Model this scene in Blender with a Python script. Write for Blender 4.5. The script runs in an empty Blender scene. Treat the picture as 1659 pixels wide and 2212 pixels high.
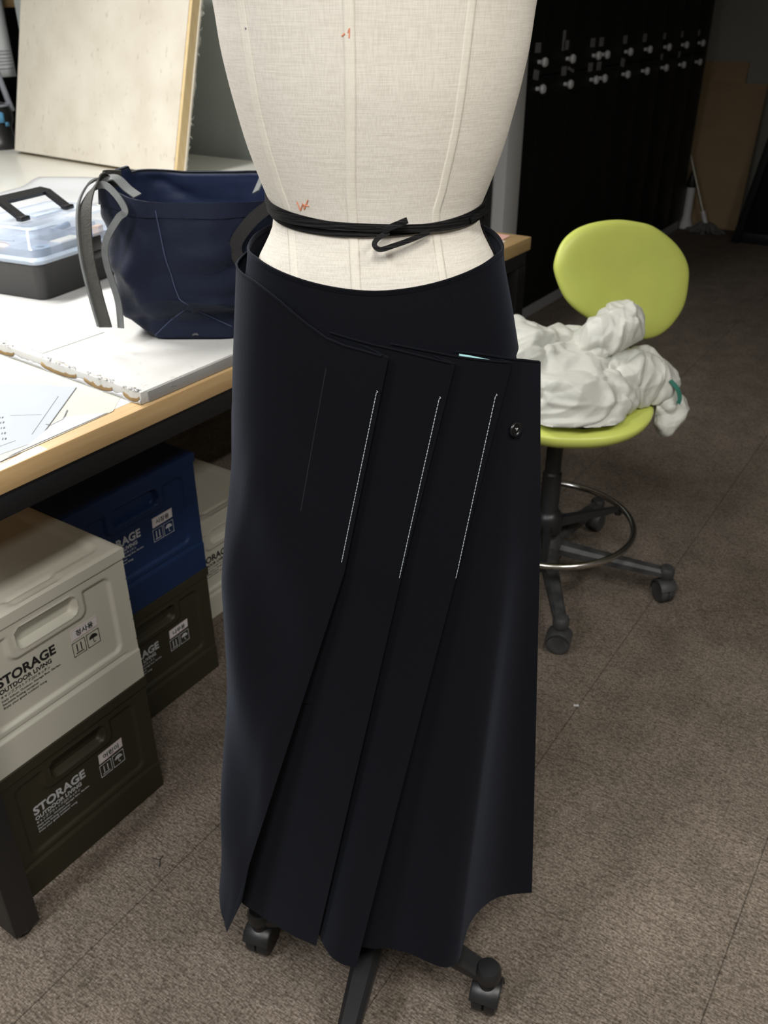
import bpy, bmesh, math, random
from mathutils import Vector, Matrix, noise
from mathutils.bvhtree import BVHTree
PI = math.pi
random.seed(7)
S = bpy.context.scene
COL = S.collection

# ------------------------------------------------------------------ camera, world, lights, exposure
cam_d = bpy.data.cameras.new('camera')
cam_d.sensor_fit = 'AUTO'; cam_d.sensor_width = 36.0; cam_d.lens = 31.154
cam_d.clip_start = 0.05; cam_d.clip_end = 60
cam = bpy.data.objects.new('camera', cam_d); COL.objects.link(cam)
r_, u_, f_ = Vector((0.558, -0.830, -0.003)), Vector((0.417, 0.276, 0.866)), Vector((0.718, 0.484, -0.500))
f_.normalize(); r_ = (r_ - f_ * r_.dot(f_)).normalized(); u_ = r_.cross(f_)
cam.matrix_world = Matrix(((r_.x, u_.x, -f_.x, 0), (r_.y, u_.y, -f_.y, 0), (r_.z, u_.z, -f_.z, 1.45), (0, 0, 0, 1)))
cam_d.dof.use_dof = True; cam_d.dof.focus_distance = 1.02; cam_d.dof.aperture_fstop = 9.5
S.camera = cam

wd = bpy.data.worlds.new('world'); S.world = wd; wd.use_nodes = True
wd.node_tree.nodes['Background'].inputs[0].default_value = (0.9, 0.95, 1.0, 1)
wd.node_tree.nodes['Background'].inputs[1].default_value = 0.02

def area(name, loc, size, power, color=(1, .97, .92), rot=(0, 0, 0), spread=168):
    d = bpy.data.lights.new(name, 'AREA'); d.shape = 'RECTANGLE'; d.size, d.size_y = size
    d.energy = power; d.color = color; d.spread = math.radians(spread)
    o = bpy.data.objects.new(name, d); COL.objects.link(o); o.location = loc; o.rotation_euler = rot
    return o
area('ceiling_lamp_over_table', (0.85, 2.45, 2.56), (1.25, 0.30), 72, (1, .985, .95))
area('ceiling_lamp_near', (-0.45, -0.10, 2.56), (1.25, 0.30), 34, (1, .97, .92))
area('fill_light_right', (0.75, -1.10, 2.56), (1.25, 0.30), 35, (1, .97, .92))  # unseen fill light, added to brighten the right side of the form
area('ceiling_lamp_left', (-1.1, 1.1, 2.56), (1.25, 0.30), 46, (.97, .98, 1.0))

S.view_settings.view_transform = 'Standard'
S.view_settings.look = 'None'
S.view_settings.exposure = 0.0
S.view_settings.gamma = 1.0
S.view_settings.use_curve_mapping = False

# ------------------------------------------------------------------ materials
def mat(name, col, rough=.6, metal=0.0, var=0.0, vscale=8.0, var_col=None, bump=0.0, bscale=60.0, stretch=(1, 1, 1),
        sheen=0.0, spec=.5, trans=0.0, alpha=1.0, coat=0.0, detail=4.0, vdetail=4.0, sss=0.0, emis=None):
    m = bpy.data.materials.new(name); m.use_nodes = True
    nt = m.node_tree; b = nt.nodes['Principled BSDF']
    b.inputs['Base Color'].default_value = (*col, 1); b.inputs['Roughness'].default_value = rough
    b.inputs['Metallic'].default_value = metal; b.inputs['Specular IOR Level'].default_value = spec
    b.inputs['Sheen Weight'].default_value = sheen; b.inputs['Sheen Roughness'].default_value = .45
    b.inputs['Transmission Weight'].default_value = trans; b.inputs['Alpha'].default_value = alpha
    b.inputs['Coat Weight'].default_value = coat
    tc = nt.nodes.new('ShaderNodeTexCoord'); mp = nt.nodes.new('ShaderNodeMapping')
    mp.inputs['Scale'].default_value = stretch
    nt.links.new(tc.outputs['Object'], mp.inputs['Vector'])
    if var > 0 or var_col:
        n = nt.nodes.new('ShaderNodeTexNoise'); n.inputs['Scale'].default_value = vscale; n.inputs['Detail'].default_value = vdetail
        nt.links.new(mp.outputs[0], n.inputs['Vector'])
        rp = nt.nodes.new('ShaderNodeValToRGB')
        rp.color_ramp.elements[0].position = .3; rp.color_ramp.elements[1].position = .72
        c2 = var_col if var_col else tuple(max(0, c * (1 - var)) for c in col)
        rp.color_ramp.elements[0].color = (*c2, 1); rp.color_ramp.elements[1].color = (*col, 1)
        nt.links.new(n.outputs['Fac'], rp.inputs[0]); nt.links.new(rp.outputs[0], b.inputs['Base Color'])
    if bump > 0:
        n2 = nt.nodes.new('ShaderNodeTexNoise'); n2.inputs['Scale'].default_value = bscale; n2.inputs['Detail'].default_value = detail
        nt.links.new(mp.outputs[0], n2.inputs['Vector'])
        bp = nt.nodes.new('ShaderNodeBump'); bp.inputs['Strength'].default_value = bump; bp.inputs['Distance'].default_value = .004
        nt.links.new(n2.outputs['Fac'], bp.inputs['Height']); nt.links.new(bp.outputs[0], b.inputs['Normal'])
    return m

def muslin(name, col, dark):
    """plain woven cotton: two crossed thread noises"""
    m = bpy.data.materials.new(name); m.use_nodes = True
    nt = m.node_tree; b = nt.nodes['Principled BSDF']
    b.inputs['Roughness'].default_value = .9; b.inputs['Specular IOR Level'].default_value = .2
    tc = nt.nodes.new('ShaderNodeTexCoord')
    outs = []
    for sc in ((40, 40, 1100), (1100, 1100, 30)):
        mp = nt.nodes.new('ShaderNodeMapping'); mp.inputs['Scale'].default_value = sc
        nt.links.new(tc.outputs['Object'], mp.inputs['Vector'])
        n = nt.nodes.new('ShaderNodeTexNoise'); n.inputs['Scale'].default_value = 1.0; n.inputs['Detail'].default_value = 2
        nt.links.new(mp.outputs[0], n.inputs['Vector']); outs.append(n.outputs['Fac'])
    ad = nt.nodes.new('ShaderNodeMath'); ad.operation = 'ADD'
    nt.links.new(outs[0], ad.inputs[0]); nt.links.new(outs[1], ad.inputs[1])
    rp = nt.nodes.new('ShaderNodeValToRGB'); rp.color_ramp.elements[0].position = .40; rp.color_ramp.elements[1].position = .58
    hm = nt.nodes.new('ShaderNodeMath'); hm.operation = 'MULTIPLY'; hm.inputs[1].default_value = .5
    nt.links.new(ad.outputs[0], hm.inputs[0]); nt.links.new(hm.outputs[0], rp.inputs[0])
    rp.color_ramp.elements[0].color = (*dark, 1); rp.color_ramp.elements[1].color = (*col, 1)
    nt.links.new(rp.outputs[0], b.inputs['Base Color'])
    bp = nt.nodes.new('ShaderNodeBump'); bp.inputs['Strength'].default_value = .25; bp.inputs['Distance'].default_value = .0008
    nt.links.new(hm.outputs[0], bp.inputs['Height']); nt.links.new(bp.outputs[0], b.inputs['Normal'])
    return m

def carpet():
    m = bpy.data.materials.new('carpet_tile'); m.use_nodes = True
    nt = m.node_tree; b = nt.nodes['Principled BSDF']; L = nt.links.new
    b.inputs['Roughness'].default_value = .95; b.inputs['Specular IOR Level'].default_value = .15
    tc = nt.nodes.new('ShaderNodeTexCoord')
    mp = nt.nodes.new('ShaderNodeMapping'); mp.inputs['Scale'].default_value = (330, 90, 1)
    L(tc.outputs['Object'], mp.inputs['Vector'])
    v = nt.nodes.new('ShaderNodeTexVoronoi'); v.inputs['Scale'].default_value = 1; L(mp.outputs[0], v.inputs['Vector'])
    n = nt.nodes.new('ShaderNodeTexNoise'); n.inputs['Scale'].default_value = 230; n.inputs['Detail'].default_value = 5
    L(tc.outputs['Object'], n.inputs['Vector'])
    n2 = nt.nodes.new('ShaderNodeTexNoise'); n2.inputs['Scale'].default_value = 9; n2.inputs['Detail'].default_value = 3
    L(tc.outputs['Object'], n2.inputs['Vector'])
    rp = nt.nodes.new('ShaderNodeValToRGB'); e = rp.color_ramp.elements
    e[0].position = .30; e[0].color = (.100, .083, .067, 1); e[1].position = .70; e[1].color = (.300, .254, .212, 1)
    L(n.outputs['Fac'], rp.inputs[0])
    r2 = nt.nodes.new('ShaderNodeValToRGB'); r2.color_ramp.elements[0].position = .05; r2.color_ramp.elements[1].position = .85
    r2.color_ramp.elements[0].color = (1.2, 1.2, 1.2, 1); r2.color_ramp.elements[1].color = (.55, .53, .5, 1)
    L(v.outputs['Distance'], r2.inputs[0])
    mx = nt.nodes.new('ShaderNodeMix'); mx.data_type = 'RGBA'; mx.blend_type = 'MULTIPLY'; mx.inputs[0].default_value = 1
    L(rp.outputs[0], mx.inputs[6]); L(r2.outputs[0], mx.inputs[7])
    r3 = nt.nodes.new('ShaderNodeValToRGB'); r3.color_ramp.elements[0].color = (.82, .82, .80, 1); r3.color_ramp.elements[1].color = (1.12, 1.1, 1.1, 1)
    r3.color_ramp.elements[0].position = .3; r3.color_ramp.elements[1].position = .7
    L(n2.outputs['Fac'], r3.inputs[0])
    mx2 = nt.nodes.new('ShaderNodeMix'); mx2.data_type = 'RGBA'; mx2.blend_type = 'MULTIPLY'; mx2.inputs[0].default_value = 1
    L(mx.outputs[2], mx2.inputs[6]); L(r3.outputs[0], mx2.inputs[7])
    # seams between tiles: grid of .467 m
    sx = nt.nodes.new('ShaderNodeSeparateXYZ'); L(tc.outputs['Object'], sx.inputs[0])
    ds = []
    for ax, off in ((1, .507),):
        a = nt.nodes.new('ShaderNodeMath'); a.operation = 'SUBTRACT'; L(sx.outputs[ax], a.inputs[0]); a.inputs[1].default_value = off
        p = nt.nodes.new('ShaderNodeMath'); p.operation = 'PINGPONG'; L(a.outputs[0], p.inputs[0]); p.inputs[1].default_value = .467 / 2
        ds.append(p)
    mn = ds[0]
    sm = nt.nodes.new('ShaderNodeMapRange'); sm.inputs['From Min'].default_value = .0006; sm.inputs['From Max'].default_value = .0018
    sm.inputs['To Min'].default_value = .45; sm.inputs['To Max'].default_value = 1
    L(mn.outputs[0], sm.inputs['Value'])
    mx3 = nt.nodes.new('ShaderNodeMix'); mx3.data_type = 'RGBA'; mx3.blend_type = 'MULTIPLY'; mx3.inputs[0].default_value = 1
    L(mx2.outputs[2], mx3.inputs[6]); L(sm.outputs[0], mx3.inputs[7])
    L(mx3.outputs[2], b.inputs['Base Color'])
    bp = nt.nodes.new('ShaderNodeBump'); bp.inputs['Strength'].default_value = .5; bp.inputs['Distance'].default_value = .004
    iv = nt.nodes.new('ShaderNodeMath'); iv.operation = 'SUBTRACT'; L(n.outputs['Fac'], iv.inputs[0]); L(v.outputs['Distance'], iv.inputs[1])
    L(iv.outputs[0], bp.inputs['Height']); L(bp.outputs[0], b.inputs['Normal'])
    return m

def wood(name, c1, c2, scale=6, stretch=(1, 14, 14), rough=.45, coat=.2):
    m = mat(name, c1, rough, var=.1, vscale=scale, var_col=c2, stretch=stretch, coat=coat, bump=.04, bscale=scale * 3)
    return m

def stained(name, col, dark, spots):
    """pale cloth with smudges and small dark marks"""
    m = mat(name, col, .85, var=.1, vscale=5, var_col=dark, bump=.12, bscale=160, spec=.2)
    nt = m.node_tree; b = nt.nodes['Principled BSDF']; L = nt.links.new
    src = b.inputs['Base Color'].links[0].from_socket
    tc = nt.nodes.new('ShaderNodeTexCoord')
    mp = nt.nodes.new('ShaderNodeMapping'); mp.inputs['Scale'].default_value = (1, 1.8, .8); L(tc.outputs['Object'], mp.inputs[0])
    n = nt.nodes.new('ShaderNodeTexNoise'); n.inputs['Scale'].default_value = 26; n.inputs['Detail'].default_value = 6; n.inputs['Roughness'].default_value = .7
    L(mp.outputs[0], n.inputs['Vector'])
    rp = nt.nodes.new('ShaderNodeValToRGB'); rp.color_ramp.elements[0].position = .60; rp.color_ramp.elements[1].position = .80
    rp.color_ramp.elements[0].color = (1, 1, 1, 1); rp.color_ramp.elements[1].color = (*spots, 1)
    L(n.outputs['Fac'], rp.inputs[0])
    mx = nt.nodes.new('ShaderNodeMix'); mx.data_type = 'RGBA'; mx.blend_type = 'MULTIPLY'; mx.inputs[0].default_value = 1
    L(src, mx.inputs[6]); L(rp.outputs[0], mx.inputs[7]); L(mx.outputs[2], b.inputs['Base Color'])
    return m

M = {}
M['muslin'] = muslin('muslin', (.735, .695, .62), (.63, .59, .52))
M['tape_cream'] = muslin('cream_tape', (.76, .72, .63), (.69, .65, .565))
M['chalk'] = mat('orange_chalk', (.72, .27, .15), .9)
M['wool'] = mat('navy_black_cloth', (.0026, .0029, .0050), .75, sheen=.08, spec=.10, var=.25, vscale=700, bump=.15, bscale=900, vdetail=2)
M['wool'].node_tree.nodes['Principled BSDF'].inputs['Sheen Tint'].default_value = (.66, .75, 1, 1)
M['crease'] = mat('worn_crease', (.0065, .0070, .0100), .8)
M['lining'] = mat('teal_lining', (.25, .48, .50), .6)
M['thread'] = mat('white_thread', (.46, .51, .52), .7)
M['elastic'] = mat('black_elastic', (.0045, .0045, .005), .6, bump=.6, bscale=500, stretch=(.05, .05, 1), spec=.2)
M['black_plastic'] = mat('black_plastic', (.014, .014, .015), .38, spec=.5, bump=.03, bscale=300)
M['grey_plastic'] = mat('dark_grey_plastic', (.045, .046, .048), .5)
M['dusty_plastic'] = mat('dusty_black_plastic', (.022, .023, .025), .55, var_col=(.055, .055, .055), vscale=30)
M['button'] = mat('black_button', (.005, .005, .006), .30, coat=.1)
M['carpet'] = carpet()
M['black_metal'] = mat('black_painted_steel', (.012, .012, .013), .45, spec=.4, bump=.03, bscale=250)
M['pine'] = wood('pale_wood', (.63, .435, .22), (.53, .34, .155), 5, (1, 16, 16))
M['ply_edge'] = wood('yellow_wood_edge', (.80, .64, .37), (.70, .52, .27), 12, (10, 10, 1.2))
M['top_white'] = mat('white_vinyl', (.84, .83, .76), .38, var=.06, vscale=7, coat=.25, bump=.03, bscale=12)
M['slab_white'] = stained('worn_white_cover', (.66, .66, .645), (.57, .565, .54), (.60, .58, .56))
M['slab_side'] = mat('grey_tape', (.33, .325, .315), .7, var=.15, vscale=12)
M['kraft'] = mat('brown_board_core', (.40, .265, .12), .9, var=.3, vscale=40)
M['canvas_pale'] = stained('pale_cotton_cover', (.75, .71, .62), (.63, .575, .485), (.46, .42, .37))
M['paper'] = mat('paper_white', (.56, .57, .59), .8, var=.04, vscale=10)
M['paper_cool'] = mat('paper_cool_white', (.46, .495, .535), .8, var=.05, vscale=10)
M['paper_cream'] = mat('paper_cream', (.57, .56, .50), .75, var=.06, vscale=8)
M['ink'] = mat('grey_ink', (.22, .22, .25), .8)
M['ink_pale'] = mat('pale_ink', (.12, .12, .14), .8)
M['ink_black'] = mat('black_print', (.012, .012, .012), .6)
M['ink_white'] = mat('white_print', (.52, .53, .55), .6)
M['label_white'] = mat('white_sticker', (.72, .69, .69), .6)
M['label_red'] = mat('pink_border', (.55, .33, .33), .6)
M['sheet_white'] = mat('bright_paper', (.86, .87, .90), .8)
M['pink'] = mat('pink_paper', (.74, .42, .36), .7)
M['navy'] = mat('navy_canvas', (.0075, .0108, .025), .88, sheen=.15, var=.3, vscale=10, var_col=(.0115, .0160, .035), bump=.3, bscale=420, spec=.2)
M['navy_in'] = mat('navy_lining', (.034, .050, .115), .5, var=.3, vscale=14, bump=.2, bscale=60)
M['strap_olive'] = mat('grey_webbing', (.065, .063, .055), .85, bump=.5, bscale=300, var=.25, vscale=60)
M['strap_grey'] = mat('pale_grey_binding', (.18, .19, .19), .8, var=.2, vscale=60)
M['strap_dark'] = mat('charcoal_webbing', (.022, .021, .022), .85, bump=.4, bscale=300)
M['seam'] = mat('faded_seam', (.045, .060, .115), .85)
M['clear'] = mat('cloudy_clear_plastic', (.72, .82, .97), .12, trans=.0, alpha=.20, spec=.6, coat=.3)
M['clear_edge'] = mat('clear_plastic_rim', (.62, .72, .86), .15, alpha=.55, spec=.6, coat=.4)
M['tray'] = mat('cloudy_tray', (.62, .70, .84), .3, alpha=.5)
M['box_black'] = mat('toolbox_charcoal', (.030, .030, .031), .42, bump=.05, bscale=400)
M['peach'] = mat('peach_foam', (.75, .48, .32), .8)
M['blue'] = mat('muted_blue', (.12, .20, .32), .6)
M['greyblue'] = mat('grey_blue', (.25, .31, .40), .5)
M['sky_blue'] = mat('sky_blue_print', (.12, .36, .62), .5)
M['crate_light'] = mat('sand_plastic', (.60, .585, .50), .5, spec=.35, bump=.05, bscale=500)
M['crate_olive'] = mat('olive_plastic', (.034, .030, .018), .5, spec=.3, bump=.05, bscale=500)
M['crate_blue'] = mat('blue_plastic', (.009, .026, .085), .5, spec=.3, bump=.05, bscale=500)
M['lime'] = mat('lime_vinyl', (.70, .77, .17), .36, spec=.45, var=.12, vscale=6, bump=.06, bscale=500)
M['chrome'] = mat('brushed_chrome', (.55, .53, .50), .22, metal=1)
M['jacket'] = mat('pale_grey_nylon', (.60, .605, .55), .48, sheen=.1, bump=.12, bscale=90, var=.06, vscale=20)
M['green'] = mat('green_tag', (.03, .16, .12), .7)
M['cab_black'] = mat('matt_black_board', (.0052, .0052, .0056), .55, spec=.25, bump=.02, bscale=90)
M['cab_edge'] = mat('cabinet_side_grey', (.085, .085, .088), .5)
M['knob'] = mat('white_knob', (.80, .81, .84), .35)
M['tag_grey'] = mat('grey_tag', (.30, .30, .315), .6, var=.3, vscale=150)
M['wall_grey'] = mat('grey_paint', (.40, .40, .36), .8, var=.06, vscale=3)
M['partition'] = mat('grey_green_board', (.46, .50, .48), .75, var=.06, vscale=4)
M['post_white'] = mat('pale_grey_panel', (.82, .83, .84), .6, var=.04, vscale=3)
M['mdf'] = mat('brown_board', (.46, .33, .185), .75, var=.12, vscale=3, stretch=(1, 1, 3))
M['mdf_dark'] = mat('board_edge', (.18, .12, .06), .8)
M['ceil'] = mat('ceiling_white', (.6, .6, .58), .9)
M['wall_room'] = mat('room_paint', (.34, .34, .32), .85, var=.05, vscale=2)
M['dark_wall'] = mat('charcoal_wall', (.008, .008, .009), .8)
M['mop'] = mat('grey_mop_yarn', (.21, .20, .20), .95, var=.5, vscale=60)
M['steel'] = mat('steel_pole', (.45, .42, .36), .35, metal=.6)
M['tube_grey'] = mat('grey_tube', (.30, .32, .36), .4)
M['dark_fibre'] = mat('dark_fibre', (.03, .03, .025), .9)
M['skirting'] = mat('grey_plinth', (.34, .34, .36), .5)

# ------------------------------------------------------------------ helpers
def obj(name, bm, m, parent=None, smooth=True, angle=40, mats=None):
    me = bpy.data.meshes.new(name)
    if isinstance(bm, bmesh.types.BMesh):
        bmesh.ops.recalc_face_normals(bm, faces=bm.faces[:]) if not getattr(bm, 'keep', False) else None
        bm.to_mesh(me); bm.free()
    else:
        me.from_pydata(bm[0], [], bm[1]); me.update()
    for mm in (mats or [m]): me.materials.append(mm)
    if smooth:
        me.polygons.foreach_set('use_smooth', [True] * len(me.polygons))
        me.set_sharp_from_angle(angle=math.radians(angle))
    o = bpy.data.objects.new(name, me); COL.objects.link(o)
    if parent: o.parent = parent
    return o
def tag(o, label, cat, group=None, kind=None):
    o['label'] = label; o['category'] = cat
    if group: o['group'] = group
    if kind: o['kind'] = kind
    return o
def thing(name, label, cat, loc=(0, 0, 0), rz=0, group=None):
    o = bpy.data.objects.new(name, None); o.empty_display_size = .05; COL.objects.link(o)
    o.location = loc; o.rotation_euler = (0, 0, rz)
    return tag(o, label, cat, group)
def struct(name, bm, m, **k):
    o = obj(name, bm, m, **k); o['kind'] = 'structure'; return o
def NB(): return bmesh.new()
def bx(bm, c, s, bev=0.0, rot=None, seg=2):
    mt = Matrix.Translation(c) @ (rot.to_4x4() if rot else Matrix()) @ Matrix.Diagonal((*s, 1))
    r = bmesh.ops.create_cube(bm, size=1, matrix=mt)
    if bev > 0:
        es = list({e for v in r['verts'] for e in v.link_edges})
        bmesh.ops.bevel(bm, geom=es, offset=bev, segments=seg, affect='EDGES', profile=.5)
    return bm
def box(x0, x1, y0, y1, z0, z1, bev=0.0):
    return bx(NB(), ((x0 + x1) / 2, (y0 + y1) / 2, (z0 + z1) / 2), (x1 - x0, y1 - y0, z1 - z0), bev)
def frame_dirs(pts, closed=False):
    n = len(pts); T = []
    for i in range(n):
        a = pts[i - 1] if (i > 0 or closed) else pts[i]; b = pts[(i + 1) % n] if (i < n - 1 or closed) else pts[i]
        T.append((b - a).normalized())
    return T
def sweep(bm, pts, prof, up=Vector((0, 0, 1)), closed=False, ups=None):
    """prof(i)->list of (a,b) offsets along side and up"""
    pts = [Vector(p) for p in pts]; T = frame_dirs(pts, closed); rings = []
    nrm = None
    for i, p in enumerate(pts):
        t = T[i]
        if ups: u0 = Vector(ups[i])
        elif nrm is not None: u0 = nrm
        else: u0 = up if abs(t.dot(up)) < .95 else Vector((1, 0, 0))
        nrm = (u0 - t * u0.dot(t)).normalized(); sd = t.cross(nrm)
        rings.append([bm.verts.new(p + sd * a + nrm * b) for a, b in prof(i)])
    m = len(rings[0]); n = len(rings)
    for i in range(n if closed else n - 1):
        A, B = rings[i], rings[(i + 1) % n]
        for j in range(m): bm.faces.new((A[j], A[(j + 1) % m], B[(j + 1) % m], B[j]))
    if not closed:
        bm.faces.new(rings[0][::-1]); bm.faces.new(rings[-1])
    return bm
def tube(bm, pts, r, n=12, closed=False):
    rr = r if callable(r) else (lambda i: r)
    return sweep(bm, pts, lambda i: [(rr(i) * math.cos(2 * PI * k / n), rr(i) * math.sin(2 * PI * k / n)) for k in range(n)], closed=closed)
def ribbon(bm, pts, w, t, up=Vector((0, 0, 1)), ups=None, closed=False):
    ww = w if callable(w) else (lambda i: w)
    return sweep(bm, pts, lambda i: [(-ww(i) / 2, -t / 2), (ww(i) / 2, -t / 2), (ww(i) / 2, t / 2), (-ww(i) / 2, t / 2)], up=up, ups=ups, closed=closed)
def spline(pts, n=8):
    P = [Vector(p) for p in pts]; out = []
    for i in range(len(P) - 1):
        a = P[max(i - 1, 0)]; b = P[i]; c = P[i + 1]; d = P[min(i + 2, len(P) - 1)]
        for k in range(n):
            t = k / n
            out.append(.5 * ((2 * b) + (c - a) * t + (2 * a - 5 * b + 4 * c - d) * t * t + (3 * b - a - 3 * c + d) * t ** 3))
    out.append(P[-1]); return out
def lathe(bm, prof, n=32, mtx=Matrix()):
    rings = []
    for r, z in prof:
        rings.append([bm.verts.new(mtx @ Vector((r * math.cos(2 * PI * k / n), r * math.sin(2 * PI * k / n), z))) for k in range(n)] if r > 1e-6 else [bm.verts.new(mtx @ Vector((0, 0, z)))])
    for A, B in zip(rings, rings[1:]):
        for k in range(n):
            k2 = (k + 1) % n
            if len(A) == 1 and len(B) == 1: continue
            if len(A) == 1: bm.faces.new((A[0], B[k2], B[k]))
            elif len(B) == 1: bm.faces.new((A[k], A[k2], B[0]))
            else: bm.faces.new((A[k], A[k2], B[k2], B[k]))
    return bm
def cyl(bm, a, b, r, n=20, r2=None):
    a, b = Vector(a), Vector(b); r2 = r if r2 is None else r2
    q = (b - a).to_track_quat('Z', 'Y').to_matrix().to_4x4(); L = (b - a).length
    return lathe(bm, [(0, 0), (r, 0), (r2, L), (0, L)], n, Matrix.Translation(a) @ q)
def poly_prism(bm, pts, z0, z1):
    lo = [bm.verts.new((x, y, z0)) for x, y in pts]; hi = [bm.verts.new((x, y, z1)) for x, y in pts]
    n = len(pts); bm.faces.new(lo[::-1]); bm.faces.new(hi)
    for i in range(n): bm.faces.new((lo[i], lo[(i + 1) % n], hi[(i + 1) % n], hi[i]))
    return bm
def text_mesh(bm, txt, size, mtx, bold=0.0, extr=.0002, spacing=1.0, align='LEFT', width=None):
    cu = bpy.data.curves.new('t', 'FONT'); cu.body = txt; cu.size = size; cu.offset = bold; cu.extrude = extr
    cu.space_character = spacing; cu.align_x = align; cu.resolution_u = 3
    o = bpy.data.objects.new('t', cu); COL.objects.link(o)
    dg = bpy.context.evaluated_depsgraph_get(); me = o.evaluated_get(dg).to_mesh()
    if width and len(me.vertices):
        xs = [v.co.x for v in me.vertices]; k = width / max(1e-6, max(xs) - min(xs)); mtx = mtx @ Matrix.Diagonal((k, 1, 1, 1))
    me.transform(mtx); bm.from_mesh(me)
    o.evaluated_get(dg).to_mesh_clear(); bpy.data.objects.remove(o); bpy.data.curves.remove(cu)
    return bm
def solid(o, t, off=-1):
    md = o.modifiers.new('thickness', 'SOLIDIFY'); md.thickness = t; md.offset = off; return o
def smooth01(x): x = max(0, min(1, x)); return x * x * (3 - 2 * x)
def lerp(a, b, t): return a + (b - a) * t
def table(tab, z):
    if z >= tab[0][0]: return tab[0][1]
    for (z0, v0), (z1, v1) in zip(tab, tab[1:]):
        if z >= z1: return lerp(v1, v0, (z - z1) / (z0 - z1))
    return tab[-1][1]
def table_s(tab, z):   # smoothed
    return (table(tab, z - .012) + 2 * table(tab, z) + table(tab, z + .012)) / 4

# ------------------------------------------------------------------ the room
struct('floor', box(-3.2, 7.05, -3.2, 5.2, -.06, 0), M['carpet'], smooth=False)
struct('ceiling', box(-3.2, 7.05, -3.2, 5.2, 2.62, 2.70), M['ceil'], smooth=False)
struct('wall_right', box(7.05, 7.15, -3.2, 5.2, 0, 2.62), M['wall_grey'], smooth=False)
struct('wall_left', box(-3.3, -3.2, -3.2, 5.2, 0, 2.62), M['wall_room'], smooth=False)
struct('wall_back', box(-3.2, 7.05, 5.1, 5.2, 0, 2.62), M['dark_wall'], smooth=False)
struct('wall_front', box(-3.2, 7.05, -3.3, -3.2, 0, 2.62), M['wall_room'], smooth=False)
struct('wall_partition', box(3.04, 3.10, 2.05, 4.15, 0, 2.62), M['partition'], smooth=False)
struct('trim_1', box(3.80, 3.952, 1.895, 2.30, 0, 2.62, .004), M['post_white'])
struct('baseboard_right', box(7.03, 7.05, -3.2, 5.2, 0, .07), M['skirting'], smooth=False)

# ------------------------------------------------------------------ work tables
def make_table(x0, x1, y0, y1, zt, label, grp, end):
    t = thing('work_table', label, 'table', (x0, y0, 0), 0, grp); W, D = x1 - x0, y1 - y0
    obj('tabletop', box(0, W, 0, D, zt - .036, zt, .002), M['pine'], t)
    sh = box(.02, W - end, .035, D - .02, zt, zt + .0006)
    obj('surface_sheet', sh, M['top_white'], t, smooth=False)
    zr = zt - .036
    for n, (a0, a1, b0, b1) in dict(a=(.012, W - .012, .006, .046), b=(.012, W - .012, D - .046, D - .006), c=(.012, .052, .046, D - .046), d=(W - .052, W - .012, .046, D - .046)).items():
        obj('frame_rail', box(a0, a1, b0, b1, zr - .042, zr, .002), M['black_metal'], t)
    for lx, ly in ((.012, .004), (W - .062, .004), (.012, D - .054), (W - .062, D - .054)):
        lg = obj('leg', box(lx, lx + .05, ly, ly + .05, .014, zr - .042, .003), M['black_metal'], t)
        f = lathe(NB(), [(0, .016), (.011, .016), (.013, .010), (.020, .006), (.020, 0), (0, 0)], 20, Matrix.Translation((lx + .025, ly + .025, 0)))
        obj('levelling_foot', f, M['black_plastic'], lg)
    return t
ZT = .870
make_table(.435, 2.356, 1.082, 2.17, ZT, 'wooden topped work table with black steel frame, storage crates standing under it', 'work tables', .09)
make_table(.95, 2.96, 2.185, 4.08, ZT, 'rear work table behind the navy tote bag, carrying the leaning cloth board', 'work tables', .0)

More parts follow.
